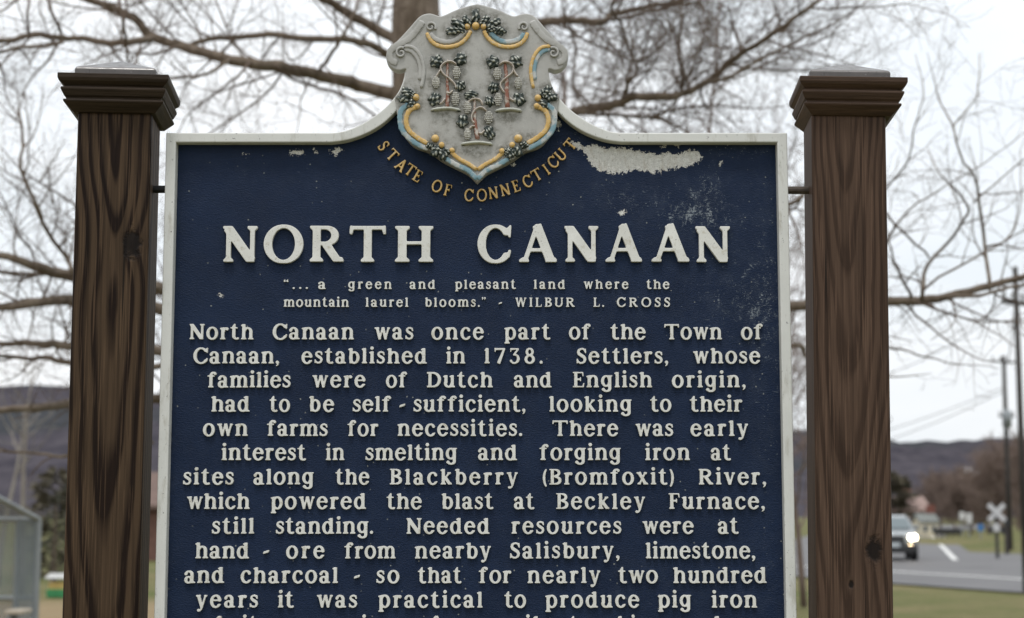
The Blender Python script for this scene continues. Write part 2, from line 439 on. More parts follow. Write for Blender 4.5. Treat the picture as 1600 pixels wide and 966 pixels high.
    if ch == '-': g.P((.0, .27), (.31, .38), (.34, .54), (.04, .43)); return .34
    if ch in '\u201c\u201d':
        for a in (0, .24):
            if ch == '\u201d': g.E(.12 + a, .96, .09).path([(.16 + a, .95), (.14 + a, .86), (.08 + a, .78)], [.11, .08, .05])
            else: g.E(.10 + a, .84, .09).path([(.06 + a, .85), (.08 + a, .95), (.15 + a, 1.02)], [.11, .08, .05])
        return .46
    if ch == '(': g.arc(.42, .42, .38, .66, 125, 235, S * .8, H * .6); return .30
    if ch == ')': g.arc(-.12, .42, .38, .66, -55, 55, S * .8, H * .6); return .30
    raise KeyError(ch)

GC = {}
def glyph(ch, style):
    """cached relief of one character in cap-height units: verts, faces, ink x0, ink x1"""
    k = (ch, style)
    if k not in GC:
        S, H, res, dep, bev = {'title': (.220, .095, 128, .13, .014), 'body': (.200, .112, 84, .22, .018), 'small': (.195, .128, 72, .26, .022), 'arc': (.175, .12, 72, .3, .035)}[style]
        g = Glyph(S, H, res); draw(ch, g); cs = g.contours(3 if style == 'title' else 2)
        v, f = relief(cs, dep, bev)
        xs = [p[0] for c in cs for p in c]
        GC[k] = (v, f, min(xs), max(xs))
    return GC[k]

def word_mesh(text, style, x0, x1, zb, cap, Y):
    """raised word between x0 and x1 (metres on the board), standing on zb; letters spaced out to fill"""
    gl = [glyph(c, style) for c in text]
    inks = [(b - a) * cap for (_, _, a, b) in gl]
    tot = sum(inks); n = len(text); wd = x1 - x0
    gap = (wd - tot) / (n - 1) if n > 1 else 0
    sx = 1.0
    if n > 1 and gap < .10 * cap: sx = (wd - .10 * cap * (n - 1)) / tot; gap = .10 * cap
    if n > 1 and gap > .42 * cap: sx = min(1.15, (wd - .42 * cap * (n - 1)) / tot); gap = (wd - tot * sx) / (n - 1)
    if n == 1: sx = max(.85, min(1.2, wd / tot))
    V = []; F = []; o = 0; x = x0
    for (v, f, a, b), iw in zip(gl, inks):
        j = rng.uniform(-.008, .008) * cap
        P = np.empty_like(v); P[:, 0] = x + (v[:, 0] - a) * cap * sx; P[:, 2] = zb + v[:, 1] * cap + j; P[:, 1] = Y - v[:, 2] * cap
        V.append(P); F += [tuple(i + o for i in q) for q in f]; o += len(v); x += iw * sx + gap
    mb = MB(); mb.v = [tuple(p) for p in np.vstack(V)]; mb.f = F; mb.mi = [0] * len(F)
    return mb
# ------------------------------------------------------------------ materials of the sign
def f_board(g):
    o = g.obj()
    leather = g.noise(g.mp(o, (1, 1, 2.2)), 210, 3, .6, dist=.6)
    fine = g.noise(o, 900, 2, .5)
    big = g.noise(o, 9, 4)
    base = g.mix(g.ramp(big, [(.35, 0.), (.7, 1.)]), (.0062, .0150, .041), (.0090, .0205, .054))
    # rubbed, chalky paint, plus a pale haze painted in for sheen
    wear = g.m('MULTIPLY', g.attr('wear'), g.ramp(g.noise(g.mp(o, (1.6, 1, 1), rot=(0, .6, 0)), 45, 5, .75), [(.36, .25), (.66, 1.25)]))
    s1 = g.noise(g.mp(o, (1, 1, 1.0), rot=(0, .5, 0)), 330, 5, .72, dist=1.2)
    s2 = g.noise(g.mp(o, (3.2, 1, 1), rot=(0, .5, 0)), 85, 6, .8, dist=1.0)
    s3 = g.noise(g.mp(o, (1, 1, 5), rot=(0, .25, 0)), 100, 4, .7, dist=.8)
    sm = g.m('MAXIMUM', g.m('MAXIMUM', s1, s2), s3)
    chalk = g.smooth(g.m('ADD', sm, g.m('MULTIPLY', wear, .13)), .715, .80)
    base = g.mix(g.m('MULTIPLY', chalk, .72), base, (.33, .37, .40))
    haze = g.m('MULTIPLY', g.ramp(g.noise(o, 30, 5, .7), [(.45, 0.), (.8, 1.)]), g.m('MULTIPLY_ADD', wear, .055, .012))
    base = g.mix(haze, base, (.35, .40, .47))
    # small bird-lime and lichen spots
    vo = g.n('ShaderNodeTexVoronoi', {'Vector': o, 'Scale': 75.0, 'Randomness': 1.0})
    sz = g.m('MULTIPLY', g.n('ShaderNodeSeparateColor', {0: vo.outputs['Color']}).outputs[0], .5)
    pick = g.smooth(g.m('ADD', g.n('ShaderNodeSeparateColor', {0: vo.outputs['Color']}).outputs[1], g.m('MULTIPLY', wear, .12)), .955, .975)
    dist = g.m('ADD', vo.outputs['Distance'], g.m('MULTIPLY', g.m('SUBTRACT', g.noise(o, 420, 3), .5), .25))
    spot = g.m('MULTIPLY', g.m('SUBTRACT', 1.0, g.smooth(dist, .06, .12)), pick)
    base = g.mix(g.m('MULTIPLY', spot, g.m('MULTIPLY_ADD', sz, 1.2, .15)), base, (.36, .37, .34))
    # bare patches where the blue has flaked away
    edge = g.m('ADD', g.m('ADD', g.attr('peel'), g.m('MULTIPLY', g.m('SUBTRACT', g.noise(o, 130, 6, .68), .5), .030)), g.m('MULTIPLY', g.m('SUBTRACT', g.noise(g.mp(o, loc=(5, 3, 1)), 380, 4, .6), .5), .016))
    crumbs = g.m('MULTIPLY', g.m('SUBTRACT', g.noise(o, 420, 4, .6), .53), .016)
    pl = g.smooth(g.m('MAXIMUM', edge, g.m('SUBTRACT', g.m('ADD', edge, crumbs), .0005)), -.0003, .0004)
    prim = g.mix(g.ramp(g.noise(o, 160, 6, .7), [(.40, 0.), (.62, 1.)]), (.56, .555, .53), (.72, .715, .69))
    prim = g.mix(g.m('MULTIPLY', g.ramp(g.noise(o, 420, 3, .6), [(.57, 0.), (.66, 1.)]), .7), prim, (.24, .22, .19))
    prim = g.mix(g.m('MULTIPLY', g.ramp(g.noise(g.mp(o, (1, 1, .22)), 120, 5, .7), [(.50, 0.), (.70, 1.)]), .7), prim, (.36, .31, .24))
    prim = g.mix(g.m('MULTIPLY', g.ramp(g.noise(g.mp(o, (1, 1, 2.5), rot=(0, .3, 0)), 230, 4, .7, dist=2.0), [(.60, 0.), (.635, 1.)]), .6), prim, (.16, .145, .12))
    col = g.mix(pl, base, prim)
    h = g.m('ADD', g.m('MULTIPLY', leather, 1.0), g.m('MULTIPLY', fine, .25))
    h = g.m('SUBTRACT', h, g.m('MULTIPLY', pl, .35))
    rough = g.m('ADD', g.m('MULTIPLY', pl, .35), g.m('MULTIPLY_ADD', big, .25, .36))
    return {'Base Color': col, 'Roughness': rough, 'Normal': g.bump(h, .85, .0018), 'Specular IOR Level': .16}

def f_white(dirt=1.0, base=(.60, .605, .58)):
    def f(g):
        o = g.obj()
        c = g.mix(g.ramp(g.noise(o, 14, 5, .6), [(.35, 0.), (.7, 1.)]), tuple(x * .90 for x in base), base)
        st = g.noise(g.mp(o, (60, 60, 14)), 1.0, 6, .65)
        c = g.mix(g.m('MULTIPLY', g.ramp(st, [(.56, 0.), (.70, 1.)]), .40 * dirt), c, (.30, .28, .22))
        chip = g.ramp(g.noise(o, 170, 5, .7), [(.655, 0.), (.68, 1.)])
        c = g.mix(g.m('MULTIPLY', chip, .75 * dirt), c, (.10, .10, .10))
        crack = g.ramp(g.noise(g.mp(o, (1, 1, .25), rot=(0, .4, 0)), 300, 4, .6, dist=1.5), [(.69, 0.), (.71, 1.)])
        c = g.mix(g.m('MULTIPLY', crack, .6 * dirt), c, (.14, .13, .12))
        return {'Base Color': c, 'Roughness': .5, 'Normal': g.bump(g.noise(o, 240, 4, .6), .25, .0012)}
    return f

def f_letter(g):
    o = g.obj()
    c = g.mix(g.ramp(g.noise(o, 30, 5, .6), [(.3, 0.), (.7, 1.)]), (.60, .598, .56), (.71, .71, .68))
    c = g.mix(g.m('MULTIPLY', g.ramp(g.noise(o, 75, 5, .68), [(.57, 0.), (.72, 1.)]), .6), c, (.34, .29, .18))
    c = g.mix(g.m('MULTIPLY', g.ramp(g.noise(o, 420, 4, .65), [(.635, 0.), (.675, 1.)]), .8), c, (.045, .055, .075))
    return {'Base Color': c, 'Roughness': .5, 'Normal': g.bump(g.noise(o, 500, 3), .2, .0008)}

def f_gold(g):
    o = g.obj()
    c = g.mix(g.ramp(g.noise(o, 60, 4), [(.3, 0.), (.7, 1.)]), (.50, .31, .080), (.64, .43, .16))
    c = g.mix(g.m('MULTIPLY', g.ramp(g.noise(o, 190, 5, .7), [(.52, 0.), (.64, 1.)]), .75), c, (.56, .51, .40))
    c = g.mix(g.m('MULTIPLY', g.ramp(g.noise(g.mp(o, loc=(3, 1, 2)), 330, 4, .7), [(.65, 0.), (.69, 1.)]), .9), c, (.10, .07, .035))
    return {'Base Color': c, 'Roughness': .42, 'Normal': g.bump(g.noise(o, 420, 4), .35, .001)}

def f_blue(g):
    o = g.obj()
    k = g.ramp(g.noise(o, 38, 5, .6), [(.44, 0.), (.54, 1.)])
    c = g.mix(k, (.46, .47, .455), (.17, .29, .345))
    c = g.mix(g.m('MULTIPLY', g.ramp(g.noise(o, 300, 5, .7), [(.61, 0.), (.68, 1.)]), .8), c, (.09, .09, .085))
    return {'Base Color': c, 'Roughness': .45, 'Normal': g.bump(g.noise(o, 420, 4), .3, .001)}

def f_crest(g):
    o = g.obj()
    c = g.mix(g.ramp(g.noise(o, 22, 5, .6), [(.3, 0.), (.7, 1.)]), (.335, .33, .312), (.425, .42, .402))
    c = g.mix(g.m('MULTIPLY', g.ramp(g.noise(o, 34, 6, .75), [(.55, 0.), (.70, 1.)]), .6), c, (.16, .15, .125))
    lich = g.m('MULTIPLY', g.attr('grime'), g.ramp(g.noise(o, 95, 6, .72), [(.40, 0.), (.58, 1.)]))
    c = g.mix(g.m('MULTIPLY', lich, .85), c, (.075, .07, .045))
    c = g.mix(g.m('MULTIPLY', g.ramp(g.noise(o, 380, 4, .7), [(.66, 0.), (.72, 1.)]), .6), c, (.08, .08, .07))
    return {'Base Color': c, 'Roughness': .6, 'Normal': g.bump(g.noise(o, 300, 5, .65), .3, .0012)}

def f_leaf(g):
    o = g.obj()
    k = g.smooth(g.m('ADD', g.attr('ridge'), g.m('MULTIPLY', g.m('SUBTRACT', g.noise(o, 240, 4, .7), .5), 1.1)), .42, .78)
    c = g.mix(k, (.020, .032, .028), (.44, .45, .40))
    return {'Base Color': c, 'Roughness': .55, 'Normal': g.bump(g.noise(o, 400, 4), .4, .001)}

def f_vine(g):
    o = g.obj()
    c = g.mix(g.ramp(g.noise(o, 110, 5, .7), [(.47, 0.), (.60, 1.)]), (.25, .10, .065), (.50, .46, .41))
    return {'Base Color': c, 'Roughness': .55}

M = {}
M['board'] = mat('chalky navy sign paint', f_board)
M['frame'] = mat('chipped white frame paint', f_white(1.35, (.64, .645, .62)))
M['letter'] = mat('cream raised lettering paint', f_letter)
M['gold'] = mat('worn gold paint', f_gold)
M['blue'] = mat('faded sky blue paint', f_blue)
M['crest'] = mat('weathered grey crest paint', f_crest)
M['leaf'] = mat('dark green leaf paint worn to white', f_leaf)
M['vine'] = mat('red brown vine paint', f_vine)
M['tendril'] = plain('pale tendril paint', (.50, .45, .40), .5, .25, 160)
M['grape'] = plain('grey grape paint', (.42, .41, .37), .5, .35, 220)
M['grapecore'] = plain('dark grape core', (.045, .03, .03), .6, .3, 200)
M['rod'] = plain('rusted rod steel', (.09, .07, .055), .6, .5, 120)
M['rodblack'] = plain('black rod paint', (.015, .016, .018), .45, .4, 120)

# ------------------------------------------------------------------ the historical marker
YB, YF, YP = 2.950, 2.929, 2.9245      # faces of panel, frame and crest plate
marker = empty('historical_marker', (px(744.5, 500, YB).x, YB, 0))
tag(marker, 'navy blue history sign with white frame, raised cream lettering and painted crest', 'sign')
CX = 744.5
def XZ(u, v, Y): p = px(u, v, Y); return (p.x, p.z)
ZBOT = .62
# --- frame
oh = [(1230, 207.5), (1000, 207.5), (965, 207), (945, 202.5), (922, 192.5), (902, 179.5), (890, 170), (880, 160), (871, 149), (864, 137), (859, 122), (857, 108)]
ih = [(1214.5, 222.5), (972, 222.5), (945, 218.5), (915, 207.5), (890, 192), (870, 172.5), (862, 160), (856, 146), (851, 128)]
def half_to_loop(h, Y):
    r = catmull([XZ(u, v, Y) + (0,) for u, v in h[1:]], 5)
    right = [XZ(*h[0], Y)] + [(p.x, p.y) for p in r]
    cx = XZ(CX, 300, Y)[0]
    left = [(2 * cx - x, z) for x, z in reversed(right)]
    b = XZ(h[0][0], h[0][1], Y)[0]
    return b, right, left
b, r_, l_ = half_to_loop(oh, YF)
outer = [(b, ZBOT)] + r_ + l_ + [(2 * XZ(CX, 300, YF)[0] - b, ZBOT)]
b2, r2, l2 = half_to_loop(ih, YF)
inner = [(b2, ZBOT + .017)] + r2 + l2 + [(2 * XZ(CX, 300, YF)[0] - b2, ZBOT + .017)]
rel_v, rel_f = relief([outer, inner], .036, .0022, 2)
mb = MB().add([(x, YF + .036 - z, y) for x, y, z in rel_v], rel_f)
fr = mb.build('border_frame', M['frame'], marker)

# --- panel with its wear maps
def sdf(poly, X, Z):
    D = np.full(X.shape, 1e9); ins = np.zeros(X.shape, bool); n = len(poly)
    for i in range(n):
        x1, z1 = poly[i]; x2, z2 = poly[(i + 1) % n]
        dx, dz = x2 - x1, z2 - z1
        t = np.clip(((X - x1) * dx + (Z - z1) * dz) / (dx * dx + dz * dz + 1e-12), 0, 1)
        D = np.minimum(D, (X - x1 - t * dx) ** 2 + (Z - z1 - t * dz) ** 2)
        if z1 != z2: ins ^= ((z1 > Z) != (z2 > Z)) & (X < (x2 - x1) * (Z - z1) / (z2 - z1) + x1)
    return np.where(ins, 1, -1) * np.sqrt(D)
step = .0026
xl, xr = -b2 + 2 * XZ(CX, 300, YF)[0] - .006, b2 + .006
ztop = XZ(CX, 112, YB)[1]
xs = np.arange(xl, xr + step, step); zs = np.arange(ZBOT + .01, ztop, step)
GX, GZ = np.meshgrid(xs, zs)
mid = [((a[0] + 0), a[1]) for a in ([(b2 + .006, ZBOT)] + [(x + .005, z + .006) for x, z in r2] + [(x - .005, z + .006) for x, z in l2] + [(xl, ZBOT)])]
keep = sdf(mid, GX, GZ) > -.001
def pj(pts, ox=0, oy=0, s=1.0): return [XZ(ox + x / s, oy + y / s, YB) for x, y in pts]
patches = [pj([(265, 192), (330, 172), (400, 196), (520, 193), (600, 213), (700, 236), (780, 229), (850, 228), (905, 208), (960, 222), (978, 258), (940, 290), (880, 308), (800, 318), (750, 328), (690, 346), (620, 326), (560, 330), (480, 348), (420, 342), (370, 328), (330, 302), (296, 268), (285, 235)], 840, 180, 3.81),
           pj([(190, 158), (250, 168), (275, 188), (240, 200), (200, 187)], 840, 180, 3.81), pj([(100, 60), (122, 30), (140, 40), (120, 95)], 840, 180, 3.81),
           pj([(735, 165), (765, 165), (762, 190), (738, 190)], 840, 180, 3.81), pj([(820, 170), (850, 175), (838, 190)], 840, 180, 3.81),
           pj([(845, 208), (866, 182), (905, 176), (938, 190), (927, 210), (890, 204)], 240, 190, 4), pj([(1000, 170), (1008, 168), (1022, 200), (1012, 202)], 240, 190, 4),
           pj([(1105, 188), (1150, 165), (1184, 178), (1150, 205), (1132, 214)], 240, 190, 4), pj([(565, 205), (580, 205), (577, 213)], 240, 190, 4),
           pj([(485, 580), (520, 565), (522, 580), (500, 600), (490, 598)], 840, 180, 3.81), pj([(1075, 300), (1090, 275), (1095, 290), (1080, 308)], 840, 180, 3.81),
           pj([(1120, 165), (1138, 168), (1130, 178)], 840, 180, 3.81), pj([(590, 425), (615, 410), (640, 430), (615, 448)], 720, 200, 7.43),
           pj([(330, 415), (350, 425), (345, 438), (332, 432)], 240, 330, 3.2)]
peel = np.full(GX.shape, -.05)
for p in patches: peel = np.maximum(peel, sdf(p, GX, GZ))
wear = np.full(GX.shape, .05)
PU = 800 + (GX / YB) * FPX * 1.0
PVm = XZ(800, 207, YB)[1]; PV = 207 + (PVm - GZ) / (YB / FPX) * .985
for (u, v, su, sv, a) in [(1200, 560, 34, 330, .8), (1105, 310, 55, 50, .80), (1085, 345, 70, 22, .45), (1118, 270, 18, 40, .5), (1160, 235, 50, 16, .8), (1130, 420, 80, 90, .55), (375, 265, 70, 25, .45), (530, 290, 70, 30, .45), (960, 300, 90, 40, .55), (900, 480, 300, 40, .35),
                          (1010, 330, 120, 40, .5), (800, 640, 120, 60, .3), (1120, 900, 160, 60, .4), (640, 470, 150, 25, .3), (900, 215, 40, 16, .8), (270, 600, 9, 400, .5), (1150, 500, 60, 60, .5), (960, 920, 80, 40, .4)]:
    wear += a * np.exp(-((PU - u) / su) ** 2 - ((PV - v) / sv) ** 2)
idx = -np.ones(GX.shape, int); idx[keep] = np.arange(keep.sum())
q = keep[:-1, :-1] & keep[1:, :-1] & keep[:-1, 1:] & keep[1:, 1:]
F = np.stack([idx[:-1, :-1][q], idx[:-1, 1:][q], idx[1:, 1:][q], idx[1:, :-1][q]], 1)
rl = root_loc(marker)
V = np.stack([GX[keep] - rl.x, np.full(keep.sum(), YB - rl.y), GZ[keep]], 1)
me = bpy.data.meshes.new('panel')
nF = len(F); nV = len(V)
# a closed slab: front sheet plus a plain back sheet
bx = [(xl - rl.x, .014, ZBOT + .012), (xr - rl.x, .014, ZBOT + .012), (xr - rl.x, .014, r2[0][1]), (xl - rl.x, .014, r2[0][1])]
me.from_pydata(V.tolist() + bx, [], F.tolist() + [(nV + 3, nV + 2, nV + 1, nV)])
for nm, A in (('peel', peel), ('wear', wear)):
    at = me.attributes.new(nm, 'FLOAT', 'POINT'); at.data.foreach_set('value', np.concatenate([A[keep], [-.05] * 4]).astype(np.float32))
me.materials.append(M['board'])
pan = bpy.data.objects.new('panel', me); COL.objects.link(pan); pan.parent = marker
# arch of the panel behind the crest and the back of the sign: a thin backing casting
mb = MB(); hb = [(x, z) for x, z in r2] + [(x, z) for x, z in l2]
ring = [(x, YB + .006, z) for x, z in hb] + [(x, YB + .015, z) for x, z in hb]; n = len(hb)
mb.add(ring, [tuple(range(n)), tuple(range(2 * n - 1, n - 1, -1))] + [(i, (i + 1) % n, n + (i + 1) % n, n + i) for i in range(n)])
mb.build('panel_back', M['frame'], marker)

# --- lettering
YL = YB + .0005
def lay_word(parent, name, text, style, u0, u1, vb, cap, Y=YL, label=None):
    a = XZ(u0, vb, Y - .004); c = XZ(u1, vb, Y - .004)
    o = word_mesh(text, style, a[0], c[0], a[1], cap * mpp(Y) * 1.005, Y).build(name, M['letter'], parent)
    if label: o['label'] = label
    return o
for ch, u0, u1 in zip('NORTHCANAAN', [348, 412, 484, 546, 617, 746, 811, 882, 946, 1018, 1087], [402, 474, 537, 603, 677, 799, 870, 935, 1003, 1077, 1141]):
    lay_word(marker, 'title_letter', ch, 'title', u0, u1, 410, 57)
LINES = [
 ('small', 451.5, 14.5, [('\u201c', 443, 454), ('...', 457, 481), ('a', 497, 509), ('green', 544, 612), ('and', 640, 680), ('pleasant', 711, 806), ('land', 834, 883), ('where', 912, 982), ('the', 1010, 1046)]),
 ('small', 479.5, 14.5, [('mountain', 443, 545), ('laurel', 571, 638), ('blooms.\u201d', 664, 759), ('-', 779, 787), ('WILBUR', 805, 898), ('L.', 927, 944), ('CROSS', 964, 1047)]),
 ('body', 530.6, 24, [('North', 296, 396), ('Canaan', 426, 553), ('was', 585, 646), ('once', 674, 756), ('part', 788, 860), ('of', 889, 923), ('the', 954, 1009), ('Town', 1038, 1128), ('of', 1158, 1192)]),
 ('body', 568.3, 24, [('Canaan,', 302, 436), ('established', 471, 667), ('in', 697, 727), ('1738.', 757, 848), ('Settlers,', 901, 1044), ('whose', 1083, 1188)]),
 ('body', 605.7, 24, [('families', 324, 454), ('were', 488, 571), ('of', 603, 636), ('Dutch', 667, 770), ('and', 803, 862), ('English', 895, 1019), ('origin,', 1050, 1165)]),
 ('body', 643.5, 24, [('had', 330, 390), ('to', 421, 453), ('be', 483, 522), ('self', 551, 611), ('-', 624, 637), ('sufficient,', 646, 821), ('looking', 858, 987), ('to', 1016, 1049), ('their', 1078, 1160)]),
 ('body', 681.5, 24, [('own', 317, 387), ('farms', 417, 512), ('for', 543, 591), ('necessities.', 621, 816), ('There', 863, 966), ('was', 993, 1052), ('early', 1079, 1169)]),
 ('body', 719.3, 24, [('interest', 346, 478), ('in', 509, 538), ('smelting', 571, 714), ('and', 747, 808), ('forging', 843, 970), ('iron', 1008, 1078), ('at', 1111, 1142)]),
 ('body', 757.4, 24, [('sites', 286, 365), ('along', 396, 490), ('the', 524, 577), ('Blackberry', 609, 809), ('(Bromfoxit)', 848, 1053), ('River,', 1092, 1197)]),
 ('body', 795.6, 24, [('which', 292, 390), ('powered', 423, 572), ('the', 604, 659), ('blast', 690, 771), ('at', 803, 835), ('Beckley', 869, 1008), ('Furnace,', 1045, 1195)]),
 ('body', 834.2, 24, [('still', 331, 397), ('standing.', 431, 583), ('Needed', 635, 765), ('resources', 799, 971), ('were', 1004, 1084), ('at', 1122, 1154)]),
 ('body', 872.8, 24, [('hand', 305, 389), ('-', 411, 426), ('ore', 447, 507), ('from', 538, 618), ('nearby', 648, 767), ('Salisbury,', 797, 968), ('limestone,', 1009, 1180)]),
 ('body', 911.3, 24, [('and', 288, 350), ('charcoal', 376, 528), ('-', 553, 566), ('so', 588, 624), ('that', 653, 721), ('for', 748, 799), ('nearly', 824, 938), ('two', 966, 1028), ('hundred', 1052, 1198)]),
 ('body', 949.6, 24, [('years', 306, 403), ('it', 434, 459), ('was', 495, 558), ('practical', 591, 754), ('to', 788, 822), ('produce', 852, 999), ('pig', 1028, 1080), ('iron', 1112, 1183)]),
 ('body', 988.0, 24, [('of', 318, 346), ('its', 378, 416), ('superior', 446, 620), ('for', 674, 716), ('rail', 782, 842), ('to', 890, 922), ('ship', 952, 1012), ('and', 1066, 1126)])]
for style, vb, cap, words in LINES:
    ln = empty('text_line', (0, 0, 0), marker)
    for text, u0, u1 in words: lay_word(ln, 'word', text, style, u0, u1, vb, cap)

# --- gold lettering on its arc, each letter turned to the arc
def cc(x, y): return (580 + x / 2.926, y / 2.926)
ACX, ACY, AR = 746.0, 126.0, 187.0      # arc centre and baseline radius in photo pixels
for ch, x, y in [('S', 57, 668), ('T', 97, 710), ('A', 138, 757), ('T', 178, 778), ('E', 213, 805), ('O', 301, 852), ('F', 350, 870), ('C', 447, 893), ('O', 506, 893), ('N', 558, 882), ('N', 612, 868), ('E', 662, 851),
                 ('C', 714, 830), ('T', 757, 800), ('I', 800, 775), ('C', 831, 742), ('U', 866, 708), ('T', 910, 662)]:
    u, v = cc(x, y)
    th = math.atan2(u - ACX, v - ACY) * .93
    Vg, Fg, ga, gb = glyph(ch, 'arc')
    c0 = XZ(u, v, YL - .004); s = 19.0 * mpp(YL)
    wsc = .80
    P = [((p[0] - (ga + gb) / 2) * s * wsc, (p[1] - .5) * s, p[2] * s) for p in Vg]
    mb = MB().add([(c0[0] + a * math.cos(th) - d * math.sin(th), YL - e, c0[1] + a * math.sin(th) + d * math.cos(th)) for a, d, e in P], Fg)
    mb.build('arc_letter', M['gold'], marker)

# --- crest
crest = empty('crest', (0, 0, 0), marker)
half = [(745.5, 6), (757, 8.5), (778, 15), (797, 23.5), (805, 24.8), (814, 22), (823, 21), (836, 26), (853, 45), (870, 63), (884, 75), (887.8, 86), (886, 98), (877, 107.5), (867, 110.2), (859, 108.0), (857, 112), (860, 127), (867, 143), (874, 152),
        (873, 160), (872, 172), (869, 186), (863, 204), (846, 226), (819, 237), (799, 251), (778, 261.5), (760, 271), (745.8, 284.5)]
def sm_half(h, n=4):
    return [(p.x, p.y) for p in catmull([(x, y, 0) for x, y in h], n)]
hs = sm_half(half)
loop = hs + [(2 * 745.6 - x, y) for x, y in reversed(hs[1:-1])]
loop = [XZ(u, v, YP) for u, v in loop]
rel_v, rel_f = relief([loop], YB + .002 - YP, .0025, 2)
# front is re-meshed as a grid of triangles so grime can follow the ornament
def smooth_obj(o, ang=40):
    for p in o.data.polygons: p.use_smooth = True
    try: o.data.set_sharp_from_angle(angle=R(ang))
    except Exception: pass
ORN = []           # ornament centres in pixels for the grime map
def plate_point(u, v, h): p = px(u, v, YP); return (p.x, YP - h, p.z)

def ribbon(name, m, pts, width, h, close=False, taper=(1, 1), n=8, flat=.24):
    """moulded strap along a pixel path on the crest plate: width in pixels, height in metres"""
    P = catmull([(x, y, 0) for x, y in pts], n); L = len(P); k = 9
    mb = MB(); vs = []
    for i, p in enumerate(P):
        t = (P[min(i + 1, L - 1)] - P[max(i - 1, 0)]); t = t.normalized() if t.length else Vector((1, 0, 0))
        nx, ny = -t.y, t.x
        e = i / (L - 1); tw = (taper[0] + (taper[1] - taper[0]) * e) * (.92 + .07 * math.sin(i * 1.7 + L) + rng.uniform(-.05, .05))
        cap = min(1, (min(i, L - 1 - i) + .35) / 2.0) ** .6
        for j in range(k):
            a = math.pi * j / (k - 1); uu = math.cos(a); hh = math.sin(a) ** flat
            vs.append(plate_point(p.x + nx * uu * width / 2 * tw * cap, p.y + ny * uu * width / 2 * tw * cap, h * hh * cap - .0008))
    fs = [(i * k + j, i * k + j + 1, (i + 1) * k + j + 1, (i + 1) * k + j) for i in range(L - 1) for j in range(k - 1)]
    fs += [tuple(range(k)), tuple(range(L * k - 1, (L - 1) * k - 1, -1))] + [((i + 1) * k, (i + 1) * k + k - 1, i * k + k - 1, i * k) for i in range(L - 1)]
    mb.add(vs, fs)
    o = mb.build(name, m, crest); smooth_obj(o, 60); return o

def spiral(cx, cy, r, a0, turns, n=14, sgn=1):
    return [(cx + r * (1 - .8 * i / n) * math.cos(a0 + sgn * 2 * math.pi * turns * i / n), cy + r * (1 - .8 * i / n) * math.sin(a0 + sgn * 2 * math.pi * turns * i / n)) for i in range(n + 1)]
def mir(P): return [(970 - x, y) for x, y in P]
def C_(P): return [cc(x, y) for x, y in P]

for side in (0, 1):
    f = (lambda P: C_(P)) if side == 0 else (lambda P: C_(mir(P)))
    # left-hand coordinates, mirrored for the right
    ribbon('scroll_roll', M['crest'], f([(236, 96), (215, 130), (172, 178), (118, 208), (86, 238), (92, 276), (122, 288)]), 11, .0035)
    ribbon('scroll_strap', M['blue' if side else 'crest'], f([(268, 152), (292, 178), (330, 192), (372, 190), (408, 168), (432, 138)]), 8.0, .0042)
    ribbon('scroll_volute', M['crest'], f(spiral(272, 126, 24, .5, 1.25, 16, -1)), 4.2, .006, taper=(1, .7))
    ribbon('scroll_strap', M['gold'], f([(254, 150), (270, 184), (300, 208), (345, 217), (398, 206), (436, 176), (456, 140)]), 6.6, .0056)
    ribbon('scroll_strap', M['blue' if side else 'crest'], f([(150, 224), (186, 236), (214, 270), (226, 320), (222, 368)]), 8.0, .004)
    ribbon('scroll_volute', M['crest'], f(spiral(137, 244, 26, -1.0, 1.2, 16, -1)), 4.4, .006, taper=(1, .7))
    ribbon('scroll_strap', M['gold'] if side else M['crest'], f([(150, 214), (192, 220), (224, 256), (240, 310), (238, 358), (228, 405)]), 6.2, .0056)
    ribbon('scroll_strap', M['gold'], f([(212, 488), (176, 506), (160, 548), (172, 596), (212, 632), (262, 660)]), 8.2, .0056)
    ribbon('scroll_strap', M['blue'], f([(172, 476), (138, 505), (132, 552), (146, 602), (196, 650), (262, 684)]), 9.0, .004)
    ribbon('scroll_strap', M['gold'], f([(362, 694), (402, 728), (446, 752), (484, 778)]), 7.0, .0056)
    ribbon('scroll_strap', M['blue'], f([(338, 724), (392, 756), (446, 782), (484, 822)]), 8.6, .004)

def berry(x, y, r):
    u, v = cc(x, y); c = plate_point(u, v, .0035); rr = r / 2.926 * mpp(YP)
    mb = MB(); prof = [(rr * math.cos(a), rr * .75 * math.sin(a)) for a in np.linspace(0, 1.45, 6)]
    vs = []; n = 16
    for pr, ph in prof:
        for k in range(n): a = 2 * math.pi * k / n; vs.append((c[0] + pr * math.cos(a), c[1] - ph, c[2] + pr * math.sin(a)))
    for k in range(n): a = 2 * math.pi * k / n; vs.append((c[0] + rr * math.cos(a), c[1] + .006, c[2] + rr * math.sin(a)))
    fs = [(i * n + k, i * n + (k + 1) % n, (i + 1) * n + (k + 1) % n, (i + 1) * n + k) for i in range(5) for k in range(n)]
    fs += [tuple(5 * n + k for k in range(n))] + [(6 * n + k, 6 * n + (k + 1) % n, (k + 1) % n, k) for k in range(n)] + [tuple(6 * n + k for k in range(n - 1, -1, -1))]
    mb.add(vs, fs); o = mb.build('berry', M['gold'], crest); smooth_obj(o, 50); ORN.append((u, v, 5))
for x, y, r in [(478, 121, 18), (440, 124, 14), (514, 124, 14), (205, 447, 16), (212, 488, 13), (762, 450, 16), (756, 487, 14), (293, 635, 18), (322, 665, 14), (370, 690, 13), (672, 635, 19), (645, 665, 14), (598, 693, 14)]: berry(x, y, r)

